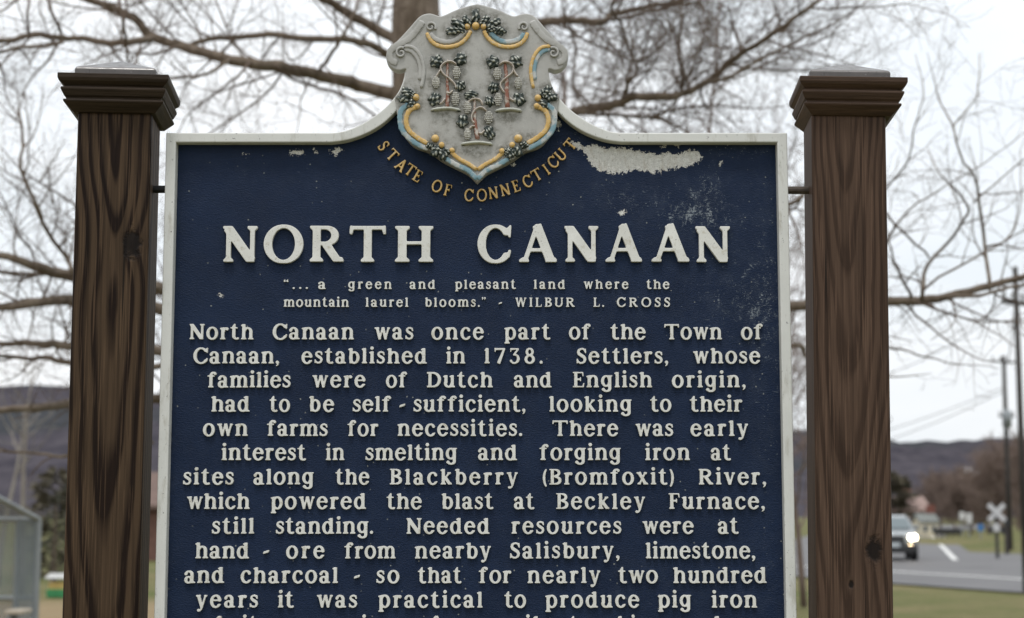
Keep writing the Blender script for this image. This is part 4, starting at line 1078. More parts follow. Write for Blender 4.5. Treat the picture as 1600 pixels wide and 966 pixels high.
TD = 11.0
LIMBS = [ # pixels, radius px start/end, depth start/end, shoots spacing, shoot length
 ([(625, 150), (560, 133), (520, 122), (450, 107), (400, 100), (345, 90), (283, 72), (235, 57), (215, 33), (185, 16), (139, 0), (60, -30)], 11, 5, 11, 10.2, .13, 1.05),
 ([(640, 75), (580, 42), (530, 12), (495, -8), (440, -40)], 9, 5, 11, 10.6, .16, 1.0),
 ([(630, 100), (590, 76), (550, 62), (480, 60), (420, 55), (340, 60), (290, 72)], 6, 4, 11, 10.4, .13, .9),
 ([(237, 59), (200, 66), (170, 67), (130, 61), (98, 60), (54, 54), (22, 62), (-30, 64)], 6, 4, 10.2, 9.8, .12, .8),
 ([(98, 65), (72, 72), (28, 74), (-20, 90)], 3.4, 2.5, 10, 9.8, .12, .6),
 ([(278, 74), (250, 83), (217, 84), (180, 76), (165, 70)], 2.6, 1.6, 10.3, 10.2, .16, .5),
 ([(360, 95), (330, 112), (304, 120), (262, 122), (230, 116)], 3, 2, 10.4, 10.2, .16, .6),
 ([(198, 96), (197, 65), (191, 33), (185, -10)], 2.4, 2.6, 9.6, 9.6, .2, .5),
 ([(96, 54), (83, 22), (70, -10)], 2.8, 2.2, 9.9, 9.9, .2, .5), ([(44, 54), (44, 20), (46, -10)], 2.4, 1.8, 9.8, 9.8, .2, .4),
 ([(500, 110), (520, 80), (545, 40), (560, 0)], 3, 2, 10.8, 10.6, .14, .7),
 ([(430, 104), (470, 130), (540, 150), (600, 190)], 2.5, 2, 10.5, 10.8, .14, .6),
 ([(390, 98), (370, 120), (330, 150), (290, 185), (270, 230)], 2.4, 1.4, 10.4, 10.2, .12, .6),
 ([(640, 560), (400, 500), (230, 445), (114, 432), (76, 423), (48, 413), (24, 404), (-20, 396)], 12, 4.5, 11, 9.8, .12, .85),
 ([(250, 450), (180, 432), (114, 428), (60, 427), (-20, 424)], 4, 2.6, 10.2, 9.9, .15, .5),
 ([(640, 600), (400, 530), (230, 478), (112, 470), (71, 470), (29, 478), (-20, 481)], 12, 5, 11, 9.8, .12, .7),
 ([(640, 640), (380, 570), (240, 548), (112, 540), (57, 537), (-20, 537)], 10, 3.4, 11, 9.9, .13, .6),
 ([(300, 560), (200, 580), (112, 568), (71, 558), (48, 561), (-20, 555)], 5, 3, 10.4, 9.9, .13, .5),
 ([(640, 680), (380, 640), (230, 622), (112, 630), (60, 637), (-20, 642)], 10, 4, 11, 10, .2, .5),
 ([(240, 690), (112, 712), (60, 708), (-20, 704)], 3, 2, 10.5, 10.2, .25, .4),
 ([(112, 425), (102, 401), (71, 358), (57, 318), (33, 266), (35, 220), (29, 170)], 3.6, 2, 9.9, 9.6, .12, .5),
 ([(130, 330), (114, 318), (62, 285), (30, 262), (2, 230)], 2.2, 1.5, 9.8, 9.6, .14, .4),
 ([(62, 285), (80, 255), (102, 222)], 1.8, 1.0, 9.8, 9.6, .14, .3), ([(2, 100), (10, 150), (30, 185), (34, 210)], 1.4, 1.6, 9.6, 9.6, .2, .3),
 ([(670, 230), (790, 205), (895, 176), (927, 170), (970, 161), (990, 151), (1040, 151), (1072, 145), (1102, 130), (1122, 115), (1157, 85), (1190, 65), (1240, 28), (1310, -20)], 9, 2.6, 11, 9.8, .085, .75),
 ([(1105, 129), (1140, 120), (1190, 92), (1240, 68), (1306, 36), (1365, -4)], 3.4, 1.6, 10.2, 9.8, .11, .6),
 ([(895, 177), (980, 180), (1047, 192), (1080, 215)], 3, 2, 10.8, 10.4, .09, .6),
 ([(1015, 186), (1057, 170), (1115, 166), (1180, 170), (1235, 164)], 2.6, 1.2, 10.6, 10.2, .10, .5),
 ([(978, 160), (982, 125), (992, 120), (995, 100), (982, 75), (970, 38), (955, 15), (964, -10)], 3, 2, 10.5, 10.2, .10, .55),
 ([(690, 50), (800, 40), (860, 33), (902, 31), (940, 35), (960, 22), (1015, 10), (1060, 2), (1140, -20)], 8, 2.5, 11, 10, .10, .75),
 ([(945, 32), (990, 24), (1050, 10), (1094, 3)], 2.6, 1.8, 10.5, 10.2, .10, .6),
 ([(875, 34), (915, 62), (960, 82), (990, 97), (1040, 95)], 2.4, 1.6, 10.6, 10.2, .09, .55),
 ([(998, 95), (1025, 80), (1050, 48), (1025, 15)], 2.4, 1.4, 10.4, 10, .1, .5),
 ([(1160, 80), (1150, 50), (1140, 20), (1115, -6)], 2.2, 1.6, 10, 9.8, .1, .5),
 ([(880, 10), (900, 80), (895, 130), (925, 170)], 2, 2, 10.7, 10.7, .1, .5),
 ([(1060, 148), (1085, 100), (1100, 50), (1130, 10)], 2.2, 1.2, 10.3, 10.2, .1, .5),
 ([(1080, 140), (1060, 90), (1065, 30), (1060, -10)], 2.6, 1.8, 10.8, 10.8, .1, .55),
 ([(660, 540), (900, 500), (1120, 480), (1250, 478), (1389, 471), (1451, 468), (1513, 455), (1585, 437), (1660, 415)], 10, 3.6, 11, 9.6, .085, .7),
 ([(1470, 466), (1530, 462), (1580, 448), (1660, 440)], 3, 2.4, 9.9, 9.6, .13, .4),
 ([(1440, 470), (1450, 415), (1497, 358), (1513, 323), (1484, 289), (1463, 263), (1450, 230)], 3.4, 1.2, 9.9, 9.7, .09, .5),
 ([(1546, 450), (1539, 380), (1528, 306), (1521, 276), (1502, 245), (1491, 197), (1526, 150), (1530, 85)], 3, 1.2, 9.8, 9.7, .10, .5),
 ([(1491, 200), (1470, 160), (1460, 125), (1450, 80)], 1.6, .9, 9.7, 9.7, .16, .4),
 ([(1370, 322), (1406, 358), (1452, 402)], 2.0, 1.8, 9.9, 9.9, .1, .4), ([(1425, 466), (1402, 419), (1390, 380), (1375, 330)], 2.8, 1.4, 9.9, 9.8, .09, .4),
 ([(1370, 310), (1384, 293), (1419, 250), (1430, 193), (1443, 141), (1430, 85)], 2.2, 1.0, 9.9, 9.8, .1, .45),
 ([(1440, 468), (1450, 445), (1541, 393), (1593, 363), (1640, 340)], 2.6, 1.6, 9.8, 9.6, .10, .45),
 ([(1541, 385), (1571, 376), (1593, 332), (1593, 237)], 2.0, 1.2, 9.7, 9.7, .11, .45), ([(1519, 319), (1589, 258), (1640, 220)], 1.6, 1.0, 9.7, 9.7, .12, .4),
 ([(1370, 400), (1420, 330), (1480, 290), (1560, 240), (1620, 190)], 2.0, 1.0, 10.1, 10, .1, .45),
 ([(1430, 472), (1500, 495), (1540, 510), (1590, 545)], 2.2, 1.2, 9.9, 9.7, .3, .3),
 ([(1300, 520), (1387, 542), (1420, 550), (1480, 565), (1560, 575)], 2.6, 1.2, 10.2, 10, .2, .3), ([(1330, 590), (1400, 590), (1455, 584)], 1.6, 1.0, 10.2, 10.2, .25, .25),
 ([(1180, 330), (1240, 318), (1262, 290), (1300, 230)], 4, 3, 10.6, 10.4, .12, .6), ([(1150, 560), (1245, 540), (1262, 560), (1330, 600)], 4, 2.5, 10.6, 10.4, .14, .5),
 ([(650, -40), (700, -300), (760, -520), (800, -700)], 26, 8, 11, 11.5, .3, 1.2), ([(650, -60), (560, -300), (430, -520)], 18, 6, 11, 10.6, .3, 1.2), ([(655, -60), (860, -260), (1080, -420)], 16, 5, 11, 10.4, .3, 1.2),
]
tree = empty('bare_tree', gp(0, 900)); tree.location = (px(655, 500, TD).x, TD, 0)
tag(tree, 'big leafless tree with long spreading limbs right behind the sign', 'tree')
tp = [px(651, -60, TD), px(650, 20, TD), px(654, 150, TD), px(657, 300, TD), px(660, 500, TD), px(660, 700, TD)]; tp.append(Vector((tp[-1].x, TD, 0)))
mb = MB().tube(catmull(tp, 5), [s_ for s_ in np.interp(np.linspace(0, 1, 31), [0, .2, .5, .8, 1], [.135, .165, .185, .2, .30])], 16)
mb.build('trunk', M['bark'], tree, smooth=True)
tr = random.Random(21)
tw = MB()
for P, r0, r1, d0, d1, spc, ln_ in LIMBS:
    n = len(P)
    # a slow wander in depth so that the limbs really spread in space
    ph = tr.random() * 6
    W = [px(u, v, d0 + (d1 - d0) * i / (n - 1) + .25 * math.sin(ph + i * .9) * (i > 0)) for i, (u, v) in enumerate(P)]
    Q = catmull(W, 4); m_ = len(Q)
    jit = .006
    Q = [q + Vector((tr.uniform(-jit, jit), tr.uniform(-jit, jit), tr.uniform(-jit, jit))) for q in Q]
    rr = [mpp(d0) * (r0 + ((r1 if r1 > 1.6 else r1 * .45) - r0) * i / (m_ - 1)) * tr.uniform(.94, 1.08) for i in range(m_)]
    mb = MB().tube(Q, rr, 8 if r0 > 5 else 6)
    mb.build('limb', M['bark'] if r0 > 2.9 else M['twig'], tree, smooth=True)
    st = 0
    if r0 > 8: st = m_ // 5
    sprout(tw, Q[st:], rr[st:], spc * (1.75 if P[-1][0] > 1380 or P[0][0] > 1360 else 1.05 if P[-1][0] > 860 else 1.15), ln_, 0, tr, .05)
print('twig verts', len(tw.v))
tw.build('twigs', M['twig'], tree, fixn=False)

def bare_tree(name, x, y, H, spread, label, m_t, m_w, seed, group=None, tr_r=None, dens=1.0, fork=.3, minr=.004, cat='tree', lev=2):
    r = random.Random(seed); t = empty(name, (x, y, -.05)); tag(t, label, cat, group)
    rad = tr_r or H * .016; mb = MB(); wb = MB()
    trunk = walk((x, y, -.05), (r.uniform(-.05, .05), 0, 1), H * .8, 9, .10, r, .1)
    tr_ = [rad * (1 - .85 * i / 9) for i in range(10)]
    mb.tube(trunk, tr_, 8); mb.build('trunk', m_t, t, smooth=True)
    nb = int(11 * dens)
    for i in range(nb):
        f_ = fork + (1 - fork) * (i + r.random()) / nb; k = min(8, int(f_ * 9)); p = trunk[k].lerp(trunk[k + 1], f_ * 9 - k)
        a = r.random() * 6.28; d = Vector((math.cos(a), math.sin(a), r.uniform(.5, 1.5)))
        L = spread * r.uniform(.7, 1.15) * (1.15 - .6 * f_); ns = 6
        q = walk(p, d, L, ns, .3, r, .08); rr = [max(minr, rad * .42 * (1 - .6 * f_) * (1 - .8 * j / ns)) for j in range(ns + 1)]
        wb.tube(q, rr, 5, cap=False)
        sprout(wb, q[1:], rr[1:], H * .045 / dens, spread * .42, 1, r, .07, minr, lev, 1.0)
    wb.build('crown', m_w, t, fixn=False); return t
# further leafless trees behind the crest, softened by distance
for i, (u, Y, H, lab, s_) in enumerate([(1062, 21, 10.5, 'slender leafless tree directly right of the crest, its trunk a pale upright line', 2.2), (945, 25, 11, 'hazy leafless tree close beside the crest on its right, behind the long limb', 2.6),
                                    (1165, 27, 8.6, 'low twiggy tree seen just above the right half of the white frame', 2.4), (1250, 30, 7, 'brown leafless tree seen in the gap between sign and right post', 2.4)]):
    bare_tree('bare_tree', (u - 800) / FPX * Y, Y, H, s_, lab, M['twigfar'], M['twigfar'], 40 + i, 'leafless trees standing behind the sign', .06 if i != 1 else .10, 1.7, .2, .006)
# brush and trees beyond the crossing
blabs = ['tall brown leafless tree at the picture edge beyond the crossing', 'rounded brown tree behind the crossing sign', 'leafless tree left of the crossing sign', 'low brown thicket tree above the dark guard rail',
         'small leafless tree beside the white roadside signs', 'brown tree behind the far utility pole', 'pale brown tree at the foot of the hill', 'leafless tree just right of the yellow house']
for i, (u, Y, H, s_) in enumerate([(1598, 102, 6.2, 3.0), (1560, 114, 5.6, 3.2), (1538, 122, 4.6, 2.6), (1486, 150, 4.2, 3.0), (1512, 130, 3.9, 2.4), (1586, 127, 7.0, 3.0), (1556, 165, 6.4, 3.4), (1464, 160, 4.4, 3.0)]):
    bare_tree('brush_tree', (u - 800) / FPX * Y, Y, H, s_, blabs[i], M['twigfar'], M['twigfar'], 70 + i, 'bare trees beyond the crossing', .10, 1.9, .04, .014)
for i, (u, Y, H, lab) in enumerate([(44, 34, 5.6, 'pale barked leafless tree left of the left post, in front of the hill'), (6, 38, 5.0, 'pale barked leafless tree at the left picture edge')]):
    bare_tree('sycamore_tree', (u - 800) / FPX * Y, Y, H, 1.9, lab, M['pale'], M['pale'], 90 + i, 'pale trees on the left', .075, .55, .55, .007, lev=1)
def needle_crown(name, x, y, H, W, label, col, seed, cat, conical=True, n=2600, tr_h=.12):
    r = random.Random(seed); t = empty(name, (x, y, -.05)); tag(t, label, cat)
    MB().tube([(x, y, -.05), (x, y, H * .7)], [W * .05, W * .02], 8).build('trunk', M['bark'], t)
    mb = MB()
    for i in range(n):
        z = r.random() ** .8; rad = W / 2 * ((1 - z) if conical else math.sqrt(max(0, 1 - (2 * z - .9) ** 2 / 1.25))) * (.75 + .35 * math.sin(z * 23 + r.random()))
        a = r.random() * 6.28; q = rad * math.sqrt(r.random() * .8 + .2)
        p = Vector((x + q * math.cos(a), y + q * math.sin(a), H * (tr_h + z * (1 - tr_h)) + r.uniform(-.1, .1)))
        d = Vector((math.cos(a), math.sin(a), r.uniform(-.5, .5))); s2 = W * r.uniform(.035, .08); b_ = d.cross(Vector((r.gauss(0, 1), r.gauss(0, 1), r.gauss(0, 1)))).normalized()
        mb.add([p, p + d * s2 + b_ * s2 * .4, p + d * s2 * 1.9, p + d * s2 - b_ * s2 * .4], [(0, 1, 2, 3)])
    mb.build('crown', col, t, fixn=False); return t
M['green'] = plain('dark evergreen needles', (.050, .055, .034), .8, .55, 1.6)
M['olive'] = plain('olive evergreen foliage', (.085, .072, .045), .8, .5, 1.2)
needle_crown('pine_tree', (1384 - 800) / FPX * 120, 120, 4.3, 3.6, 'dark evergreen above the roof just right of the right post', M['olive'], 3, 'tree', False)
needle_crown('pine_tree', (1412 - 800) / FPX * 150, 150, 4.4, 2.6, 'dark pointed evergreen behind the yellow house', M['green'], 4, 'tree')
needle_crown('pine_tree', (92 - 800) / FPX * 43, 43, 2.6, 1.7, 'dark bushy evergreen half hidden by the left post', M['olive'], 6, 'tree', False, 1500, .0)
needle_crown('pine_tree', (120 - 800) / FPX * 45, 45, 2.3, 1.5, 'dark evergreen bush seen low beside the left post', M['green'], 8, 'tree', False, 1200, .0)
# ------------------------------------------------------------------ vehicles
def f_paint(col, rough=.25):
    def f(g):
        return {'Base Color': g.mix(g.noise(g.obj(), 3, 3), tuple(x * .85 for x in col), col), 'Roughness': rough, 'Coat Weight': .6, 'Metallic': .3}
    return f
M['glass'] = mat('car glass', lambda g: {'Base Color': (.10, .13, .14), 'Roughness': .06, 'Specular IOR Level': .9})
M['tyre'] = plain('tyre rubber', (.02, .02, .02), .85, .2)
M['rim'] = plain('wheel alloy', (.35, .35, .36), .35, .1, metallic=.8)
M['black'] = plain('black plastic', (.02, .02, .021), .5, .2)
M['plate'] = plain('blank number plate', (.42, .46, .48), .5, .1)
def lampmat(name, e, col=(1, .86, .62)):
    def f(g): return {'Base Color': (.8, .8, .78), 'Roughness': .1, 'Emission Color': col, 'Emission Strength': e}
    return mat(name, f)
M['headlamp'] = lampmat('lit headlamp', 20)
M['foglamp'] = lampmat('lit fog lamp', 14, (1, .72, .40))
M['lens'] = plain('clear lamp lens', (.6, .6, .6), .1, .1)
M['redlens'] = plain('red lamp lens', (.25, .01, .01), .2, .1)
def car(name, loc, rz, paint, label, lit, group=None):
    t = empty(name, loc); tag(t, label, 'car', group)
    prof = [(-2.15, .38), (-2.22, .62), (-2.12, .88), (-1.2, 1.0), (-.98, 1.04), (-.45, 1.42), (.2, 1.50), (1.25, 1.46), (1.85, 1.10), (2.2, 1.02), (2.25, .62), (2.2, .36)]   # front at -y
    W = [.80, .86, .86, .87, .84, .66, .62, .62, .74, .80, .86, .84]
    mb = MB(); n = len(prof)
    vs = [(s_ * W[i], y, z) for s_ in (-1, 1) for i, (y, z) in enumerate(prof)]
    fs = [(i, i + 1, n + i + 1, n + i) for i in range(n - 1)] + [(n - 1, 0, n, 2 * n - 1)]
    fs += [(0, 1, 2, 3, 4, 8, 9, 10, 11), (4, 5, 6, 7, 8)] + [tuple(n + i for i in q[::-1]) for q in ((0, 1, 2, 3, 4, 8, 9, 10, 11), (4, 5, 6, 7, 8))]
    mb.add(vs, fs); body = mb.build('body', paint, t, off=(0, 0, 0), bevel=.06, seg=3); body.data.polygons.foreach_set('use_smooth', [True] * len(body.data.polygons))
    MB().add([(-.74, -1.03, 1.06), (.74, -1.03, 1.06), (.60, -.50, 1.41), (-.60, -.50, 1.41), (-.74, -1.0, 1.05), (.74, -1.0, 1.05), (.60, -.47, 1.40), (-.60, -.47, 1.40)], [(0, 1, 2, 3), (7, 6, 5, 4), (0, 4, 5, 1), (1, 5, 6, 2), (2, 6, 7, 3), (3, 7, 4, 0)]).build('windscreen', M['glass'], t, off=(0, 0, 0))
    for s_ in (-1, 1):
        a, b_ = (s_ * .80, s_ * .665)
        MB().add([(a, -.80, 1.08), (a, 1.6, 1.10), (b_, 1.15, 1.42), (b_, -.36, 1.40), (a - s_ * .05, -.80, 1.08), (a - s_ * .05, 1.6, 1.10), (b_ - s_ * .05, 1.15, 1.42), (b_ - s_ * .05, -.36, 1.40)],
                 [(0, 1, 2, 3), (7, 6, 5, 4), (0, 4, 5, 1), (1, 5, 6, 2), (2, 6, 7, 3), (3, 7, 4, 0)]).build('side_window', M['glass'], t, off=(0, 0, 0))
        MB().box((s_ * .68 - .13, -2.25, .70), (s_ * .68 + .13, -2.05, .86)).build('headlight', M['headlamp'] if lit else M['lens'], t, off=(0, 0, 0), bevel=.04)
        MB().lathe([(.0, -2.25), (.10, -2.25), (.10, -2.1)], (s_ * .60, 0, .45), 'y', 14).build('fog_light', M['foglamp'] if lit else M['lens'], t, off=(0, 0, 0))
        MB().box((s_ * .70 - .14, 2.15, .78), (s_ * .70 + .14, 2.27, .95)).build('tail_light', M['redlens'], t, off=(0, 0, 0), bevel=.02)
        MB().box((s_ * .90 - .09, -.92, 1.03), (s_ * .90 + .09, -.76, 1.16)).build('mirror', paint, t, off=(0, 0, 0), bevel=.03)
        for y in (-1.38, 1.38):
            wv = empty('wheel', (0, 0, 0), t)
            MB().lathe([(.22, -.10), (.31, -.11), (.335, -.06), (.335, .06), (.31, .11), (.22, .10)], (s_ * .77, y, .335), 'x', 24).build('tyre', M['tyre'], wv, off=(0, 0, 0), smooth=True)
            MB().lathe([(.03, -.125), (.21, -.115), (.225, -.06), (.225, .06), (.21, .115), (.03, .125)], (s_ * .77, y, .335), 'x', 20).build('rim', M['rim'], wv, off=(0, 0, 0))
    MB().box((-.42, -2.26, .56), (.42, -2.1, .84)).build('grille', M['black'], t, off=(0, 0, 0), bevel=.03)
    MB().box((-.84, -2.27, .26), (.84, -2.05, .54)).build('bumper', M['black'], t, off=(0, 0, 0), bevel=.05)
    MB().box((-.26, -2.29, .46), (.26, -2.262, .60)).build('number_plate', M['plate'], t, off=(0, 0, 0))
    t.rotation_euler = (0, 0, rz); return t
p = gp(1409, 876)
car('car', (p.x, p.y + 2, -.01), -math.atan2(ds.x, ds.y) + R(4), mat('silver grey car paint', f_paint((.24, .26, .27))), 'silver grey car on the side road with lit headlamps, half hidden by the post', True)

# ------------------------------------------------------------------ buildings
M['wallyellow'] = plain('pale yellow siding', (.56, .50, .36), .7, .08, 2)
M['wallpink'] = plain('pinkish siding', (.36, .25, .21), .7, .1, 2)
M['wallwhite'] = plain('white clapboard', (.70, .70, .70), .7, .08, 1)
M['roofgrey'] = plain('grey green shingles', (.15, .16, .15), .8, .2, 3)
M['roofpink'] = plain('pale red roof', (.27, .19, .165), .8, .2, 3)
M['barnred'] = plain('barn red boards', (.17, .062, .045), .8, .3, 4)
M['barnroof'] = plain('brown shingles', (.13, .085, .07), .8, .2, 3)
M['barnred2'] = plain('dull barn boards', (.13, .065, .05), .8, .3, 4)
M['pane'] = mat('window pane', lambda g: {'Base Color': (.03, .04, .05), 'Roughness': .08})
M['trim'] = plain('white trim', (.66, .66, .64), .6, .08, 3)
def house(name, x, y, w_, d_, h, rise, wall, roof, label, rz=0, cat='house', win=3, door=True):
    t = empty(name, (x, y, -.05)); tag(t, label, cat)
    mb = MB(); a, b_ = w_ / 2, d_ / 2
    mb.add([(-a, -b_, 0), (a, -b_, 0), (a, b_, 0), (-a, b_, 0), (-a, -b_, h), (a, -b_, h), (a, b_, h), (-a, b_, h), (-a, 0, h + rise), (a, 0, h + rise)],
           [(0, 1, 5, 4), (2, 3, 7, 6), (1, 2, 6, 9, 5), (3, 0, 4, 8, 7), (3, 2, 1, 0), (4, 5, 9, 8), (6, 7, 8, 9)])
    mb.build('wall', wall, t, off=(0, 0, 0))
    o = .35 if w_ > 2 else .12; k = rise / b_
    mb = MB()
    for s_ in (-1, 1):
        q = [(-a - o, s_ * (b_ + o), h - o * k + .03), (a + o, s_ * (b_ + o), h - o * k + .03), (a + o, s_ * .0, h + rise + .03), (-a - o, s_ * .0, h + rise + .03)]
        mb.add(q + [(p_[0], p_[1], p_[2] + .12) for p_ in q], [(0, 1, 2, 3), (7, 6, 5, 4), (0, 4, 5, 1), (1, 5, 6, 2), (2, 6, 7, 3), (3, 7, 4, 0)])
    rf = mb.build('roof', roof, t, off=(0, 0, 0))
    MB().box((a * .4, .1, h + rise * .5), (a * .4 + .5, .6, h + rise + .7)).build('chimney', M['barnred'], rf, off=(0, 0, 0))
    for i in range(win):
        xx = -a + w_ * (i + .5) / win; f_ = MB().box((xx - w_ / win * .28, -b_ - .05, h * .38), (xx + w_ / win * .28, -b_ + .03, h * .8)).build('window', M['trim'], t, off=(0, 0, 0))
        MB().box((xx - w_ / win * .22, -b_ - .07, h * .42), (xx + w_ / win * .22, -b_ - .052, h * .76)).build('pane', M['pane'], f_, off=(0, 0, 0))
    if door: MB().box((a - w_ / max(win, 1) - .45, -b_ - .04, 0), (a - w_ / max(win, 1) + .45, -b_ + .03, 2.0)).build('door', M['trim'], t, off=(0, 0, 0))
    t.rotation_euler = (0, 0, rz); return t
Y = 112; house('house', (1440 - 800) / FPX * Y, Y, 1.1, 2.4, .95, .45, M['wallyellow'], M['roofgrey'], 'low pale yellow building with grey roof right of the lit car', 0, 'building', 2, False)
Y = 122; house('house', (1396 - 800) / FPX * Y, Y, 3.2, 5, 1.75, .85, M['wallpink'], M['roofpink'], 'pinkish roofed house behind the lit car', 0, 'house', 3, False)
for u, Y, lab in ((1509, 850, 'white house high on the wooded hillside, left of the pair'), (1525, 825, 'white house high on the wooded hillside, right of the pair')):
    x = (u - 800) / FPX * Y; h = house('house', x, Y, 3.0, 4, 2.2, 1.0, M['wallwhite'], M['wallwhite'], lab, .1, 'house', 2, False); h['group'] = 'white houses on the hill'; h.location.z = hill_z(x, Y) - .6
Y = 60; house('barn', (270 - 800) / FPX * Y, Y, 2.3, 4, 1.9, 1.0, M['barnred2'], M['barnroof'], 'dull red shed glimpsed between left post and sign', 0, 'shed', 0, False)

# small stand by the ball field
M['standyellow'] = plain('yellow painted board', (.50, .36, .12), .6, .15, 5)
M['standgreen'] = plain('green painted board', (.03, .20, .07), .6, .15, 5)
p = gp(86, 931); t = empty('kiosk', (p.x, p.y + .5, -.05)); tag(t, 'little stand with white roof, yellow front and green base beside the left post', 'stand')
MB().box((-.24, -.25, 0), (.24, .25, .16)).build('base', M['standgreen'], t, off=(0, 0, 0), bevel=.01)
MB().box((-.21, -.22, .16), (.21, .22, .30)).build('front', M['standyellow'], t, off=(0, 0, 0), bevel=.01)
for s_ in (-1, 1): MB().box((s_ * .19 - .02, -.2, .30), (s_ * .19 + .02, .2, .37)).build('corner_post', M['trim'], t, off=(0, 0, 0))
MB().add([(-.28, -.3, .37), (.28, -.3, .37), (.28, .3, .37), (-.28, .3, .37), (-.24, 0, .46), (.24, 0, .46)], [(3, 2, 1, 0), (0, 1, 5, 4), (2, 3, 4, 5), (1, 2, 5), (3, 0, 4)]).build('roof', plain('dull white roof', (.42, .42, .41), .7, .1, 4), t, off=(0, 0, 0))

# backstop with its mesh screens
M['pipe'] = plain('galvanised pipe', (.26, .28, .29), .45, .15, 4, metallic=.5)
def f_mesh(g):
    return {'Base Color': g.mix(g.noise(g.obj(), 3, 3), (.20, .235, .25), (.26, .30, .315)), 'Roughness': .8, 'Alpha': .40}
M['mesh'] = mat('grey woven netting', f_mesh)
Yb = 17.0
A = px(60, 812, Yb); Bt = px(24, 772, Yb + .1); L0 = px(-60, 772, Yb); x1 = A.x; zt = A.z; zr_ = Bt.z; xl_ = px(-140, 800, Yb).x
t = empty('backstop', (A.x, Yb, 0)); tag(t, 'grey netted ball field backstop with a sloping hood at the left edge', 'backstop')
mb = MB()
def pipe(a, b_, r=.03): MB().tube([a, b_], r, 10).build('pipe', M['pipe'], t)
x2 = px(28, 820, Yb).x
pipe((x1, Yb, -.05), (x1, Yb, zt), .035); pipe((xl_, Yb, -.05), (xl_, Yb, zt), .035); pipe((x1, Yb, zt), (xl_, Yb, zt)); pipe((x1, Yb, zt), (x2, Yb - 1.0, zr_)); pipe((x2, Yb - 1.0, zr_), (xl_, Yb - 1.0, zr_)); pipe((xl_, Yb, zt), (xl_, Yb - 1.0, zr_))
pipe((x1, Yb, .75), (xl_, Yb, .75), .022); pipe((x2, Yb + .01, -.05), (x2, Yb + .01, zt), .03)
def panel_(q, nm='net_panel'):
    n_ = (Vector(q[1]) - Vector(q[0])).cross(Vector(q[2]) - Vector(q[0])).normalized() * .004
    q2 = [tuple(Vector(a_) + n_) for a_ in q]; k = len(q)
    MB().add([tuple(a_) for a_ in q] + q2, [tuple(range(k)), tuple(range(2 * k - 1, k - 1, -1))] + [(i, (i + 1) % k, k + (i + 1) % k, k + i) for i in range(k)]).build(nm, M['mesh'], t)
panel_([(x1, Yb - .04, 0), (x1, Yb - .04, zt), (x2, Yb - .04, zt), (x2, Yb - .04, 0)])
panel_([(x1, Yb + .05, .0), (x1, Yb + .05, zt), (xl_, Yb + .05, zt), (xl_, Yb + .05, .0)])
panel_([(x1, Yb, zt + .01), (x2, Yb - 1.0, zr_ + .01), (xl_, Yb - 1.0, zr_ + .01), (xl_, Yb, zt + .01)])
p = gp(29, 966); Yq = 16.5
b0 = px(18, 952, Yq); b1 = px(40, 952, Yq)
t2 = empty('bench', ((b0.x + b1.x) / 2, Yq, 0)); tag(t2, 'low pale wooden bench behind the net at the lower left corner', 'bench')
MB().box((b0.x - .02, Yq - .15, b0.z - .04), (b1.x + .02, Yq + .15, b0.z)).build('seat', plain('pale bench wood', (.42, .37, .30), .7, .15, 6), t2, bevel=.008)
for xx in (b0.x + .01, b1.x - .01): MB().box((xx - .02, Yq - .12, 0), (xx + .02, Yq + .12, b0.z - .04)).build('leg', M['pipe'], t2)

# ------------------------------------------------------------------ roadside: poles, wires, crossing sign
M['polewood'] = plain('tarred pole wood', (.042, .036, .033), .85, .3, 5)
M['cableblack'] = plain('black cable', (.035, .035, .038), .6, .1)
M['signwhite'] = plain('white sign sheeting', (.52, .52, .52), .5, .08, 6)
M['signblue'] = plain('blue sign sheeting', (.03, .14, .36), .5, .08, 6)
M['insul'] = plain('grey porcelain', (.25, .25, .25), .3, .1)
def utility_pole(u, vt, Y, label, arms, r=.13, box=None):
    tpt = px(u, vt, Y); t = empty('utility_pole', (tpt.x, Y, -.05)); tag(t, label, 'utility pole', 'utility poles along the road')
    MB().tube([(tpt.x, Y, -.05), (tpt.x, Y, tpt.z)], [r, r * .7], 12).build('shaft', M['polewood'], t, smooth=True)
    for v, L, ang in arms:
        z = px(u, v, Y).z; d = Vector((math.cos(ang), math.sin(ang), 0))
        a = Vector((tpt.x, Y - .13, z)) - d * L / 2; b_ = Vector((tpt.x, Y - .13, z)) + d * L / 2
        ca = MB().tube([a, b_], .055, 4).build('crossarm', M['polewood'], t)
        for f_ in (.06, .35, .65, .94):
            q = a.lerp(b_, f_); MB().lathe([(.02, 0), (.05, .05), (.035, .10), (.05, .14), (.02, .18)], (q.x, q.y, q.z + .05), 'z', 10).build('insulator', M['insul'], ca)
    if box:
        z = px(u, box, Y).z; MB().lathe([(.05, 0), (.2, .04), (.2, .7), (.1, .8)], (tpt.x - .05, Y - .34, z - .4), 'z', 14).build('transformer', M['pipe'], t, smooth=True)
    return tpt
PA = utility_pole(1568, 556, 74, 'far utility pole with crossarm rising behind the crossing sign', [(566, 1.6, .5), (651, .9, .5)], .125, 655)
PB = utility_pole(1586, 417, 35, 'near utility pole at the right picture edge, the tallest and thickest', [(475, 1.0, .6)], .075, None)
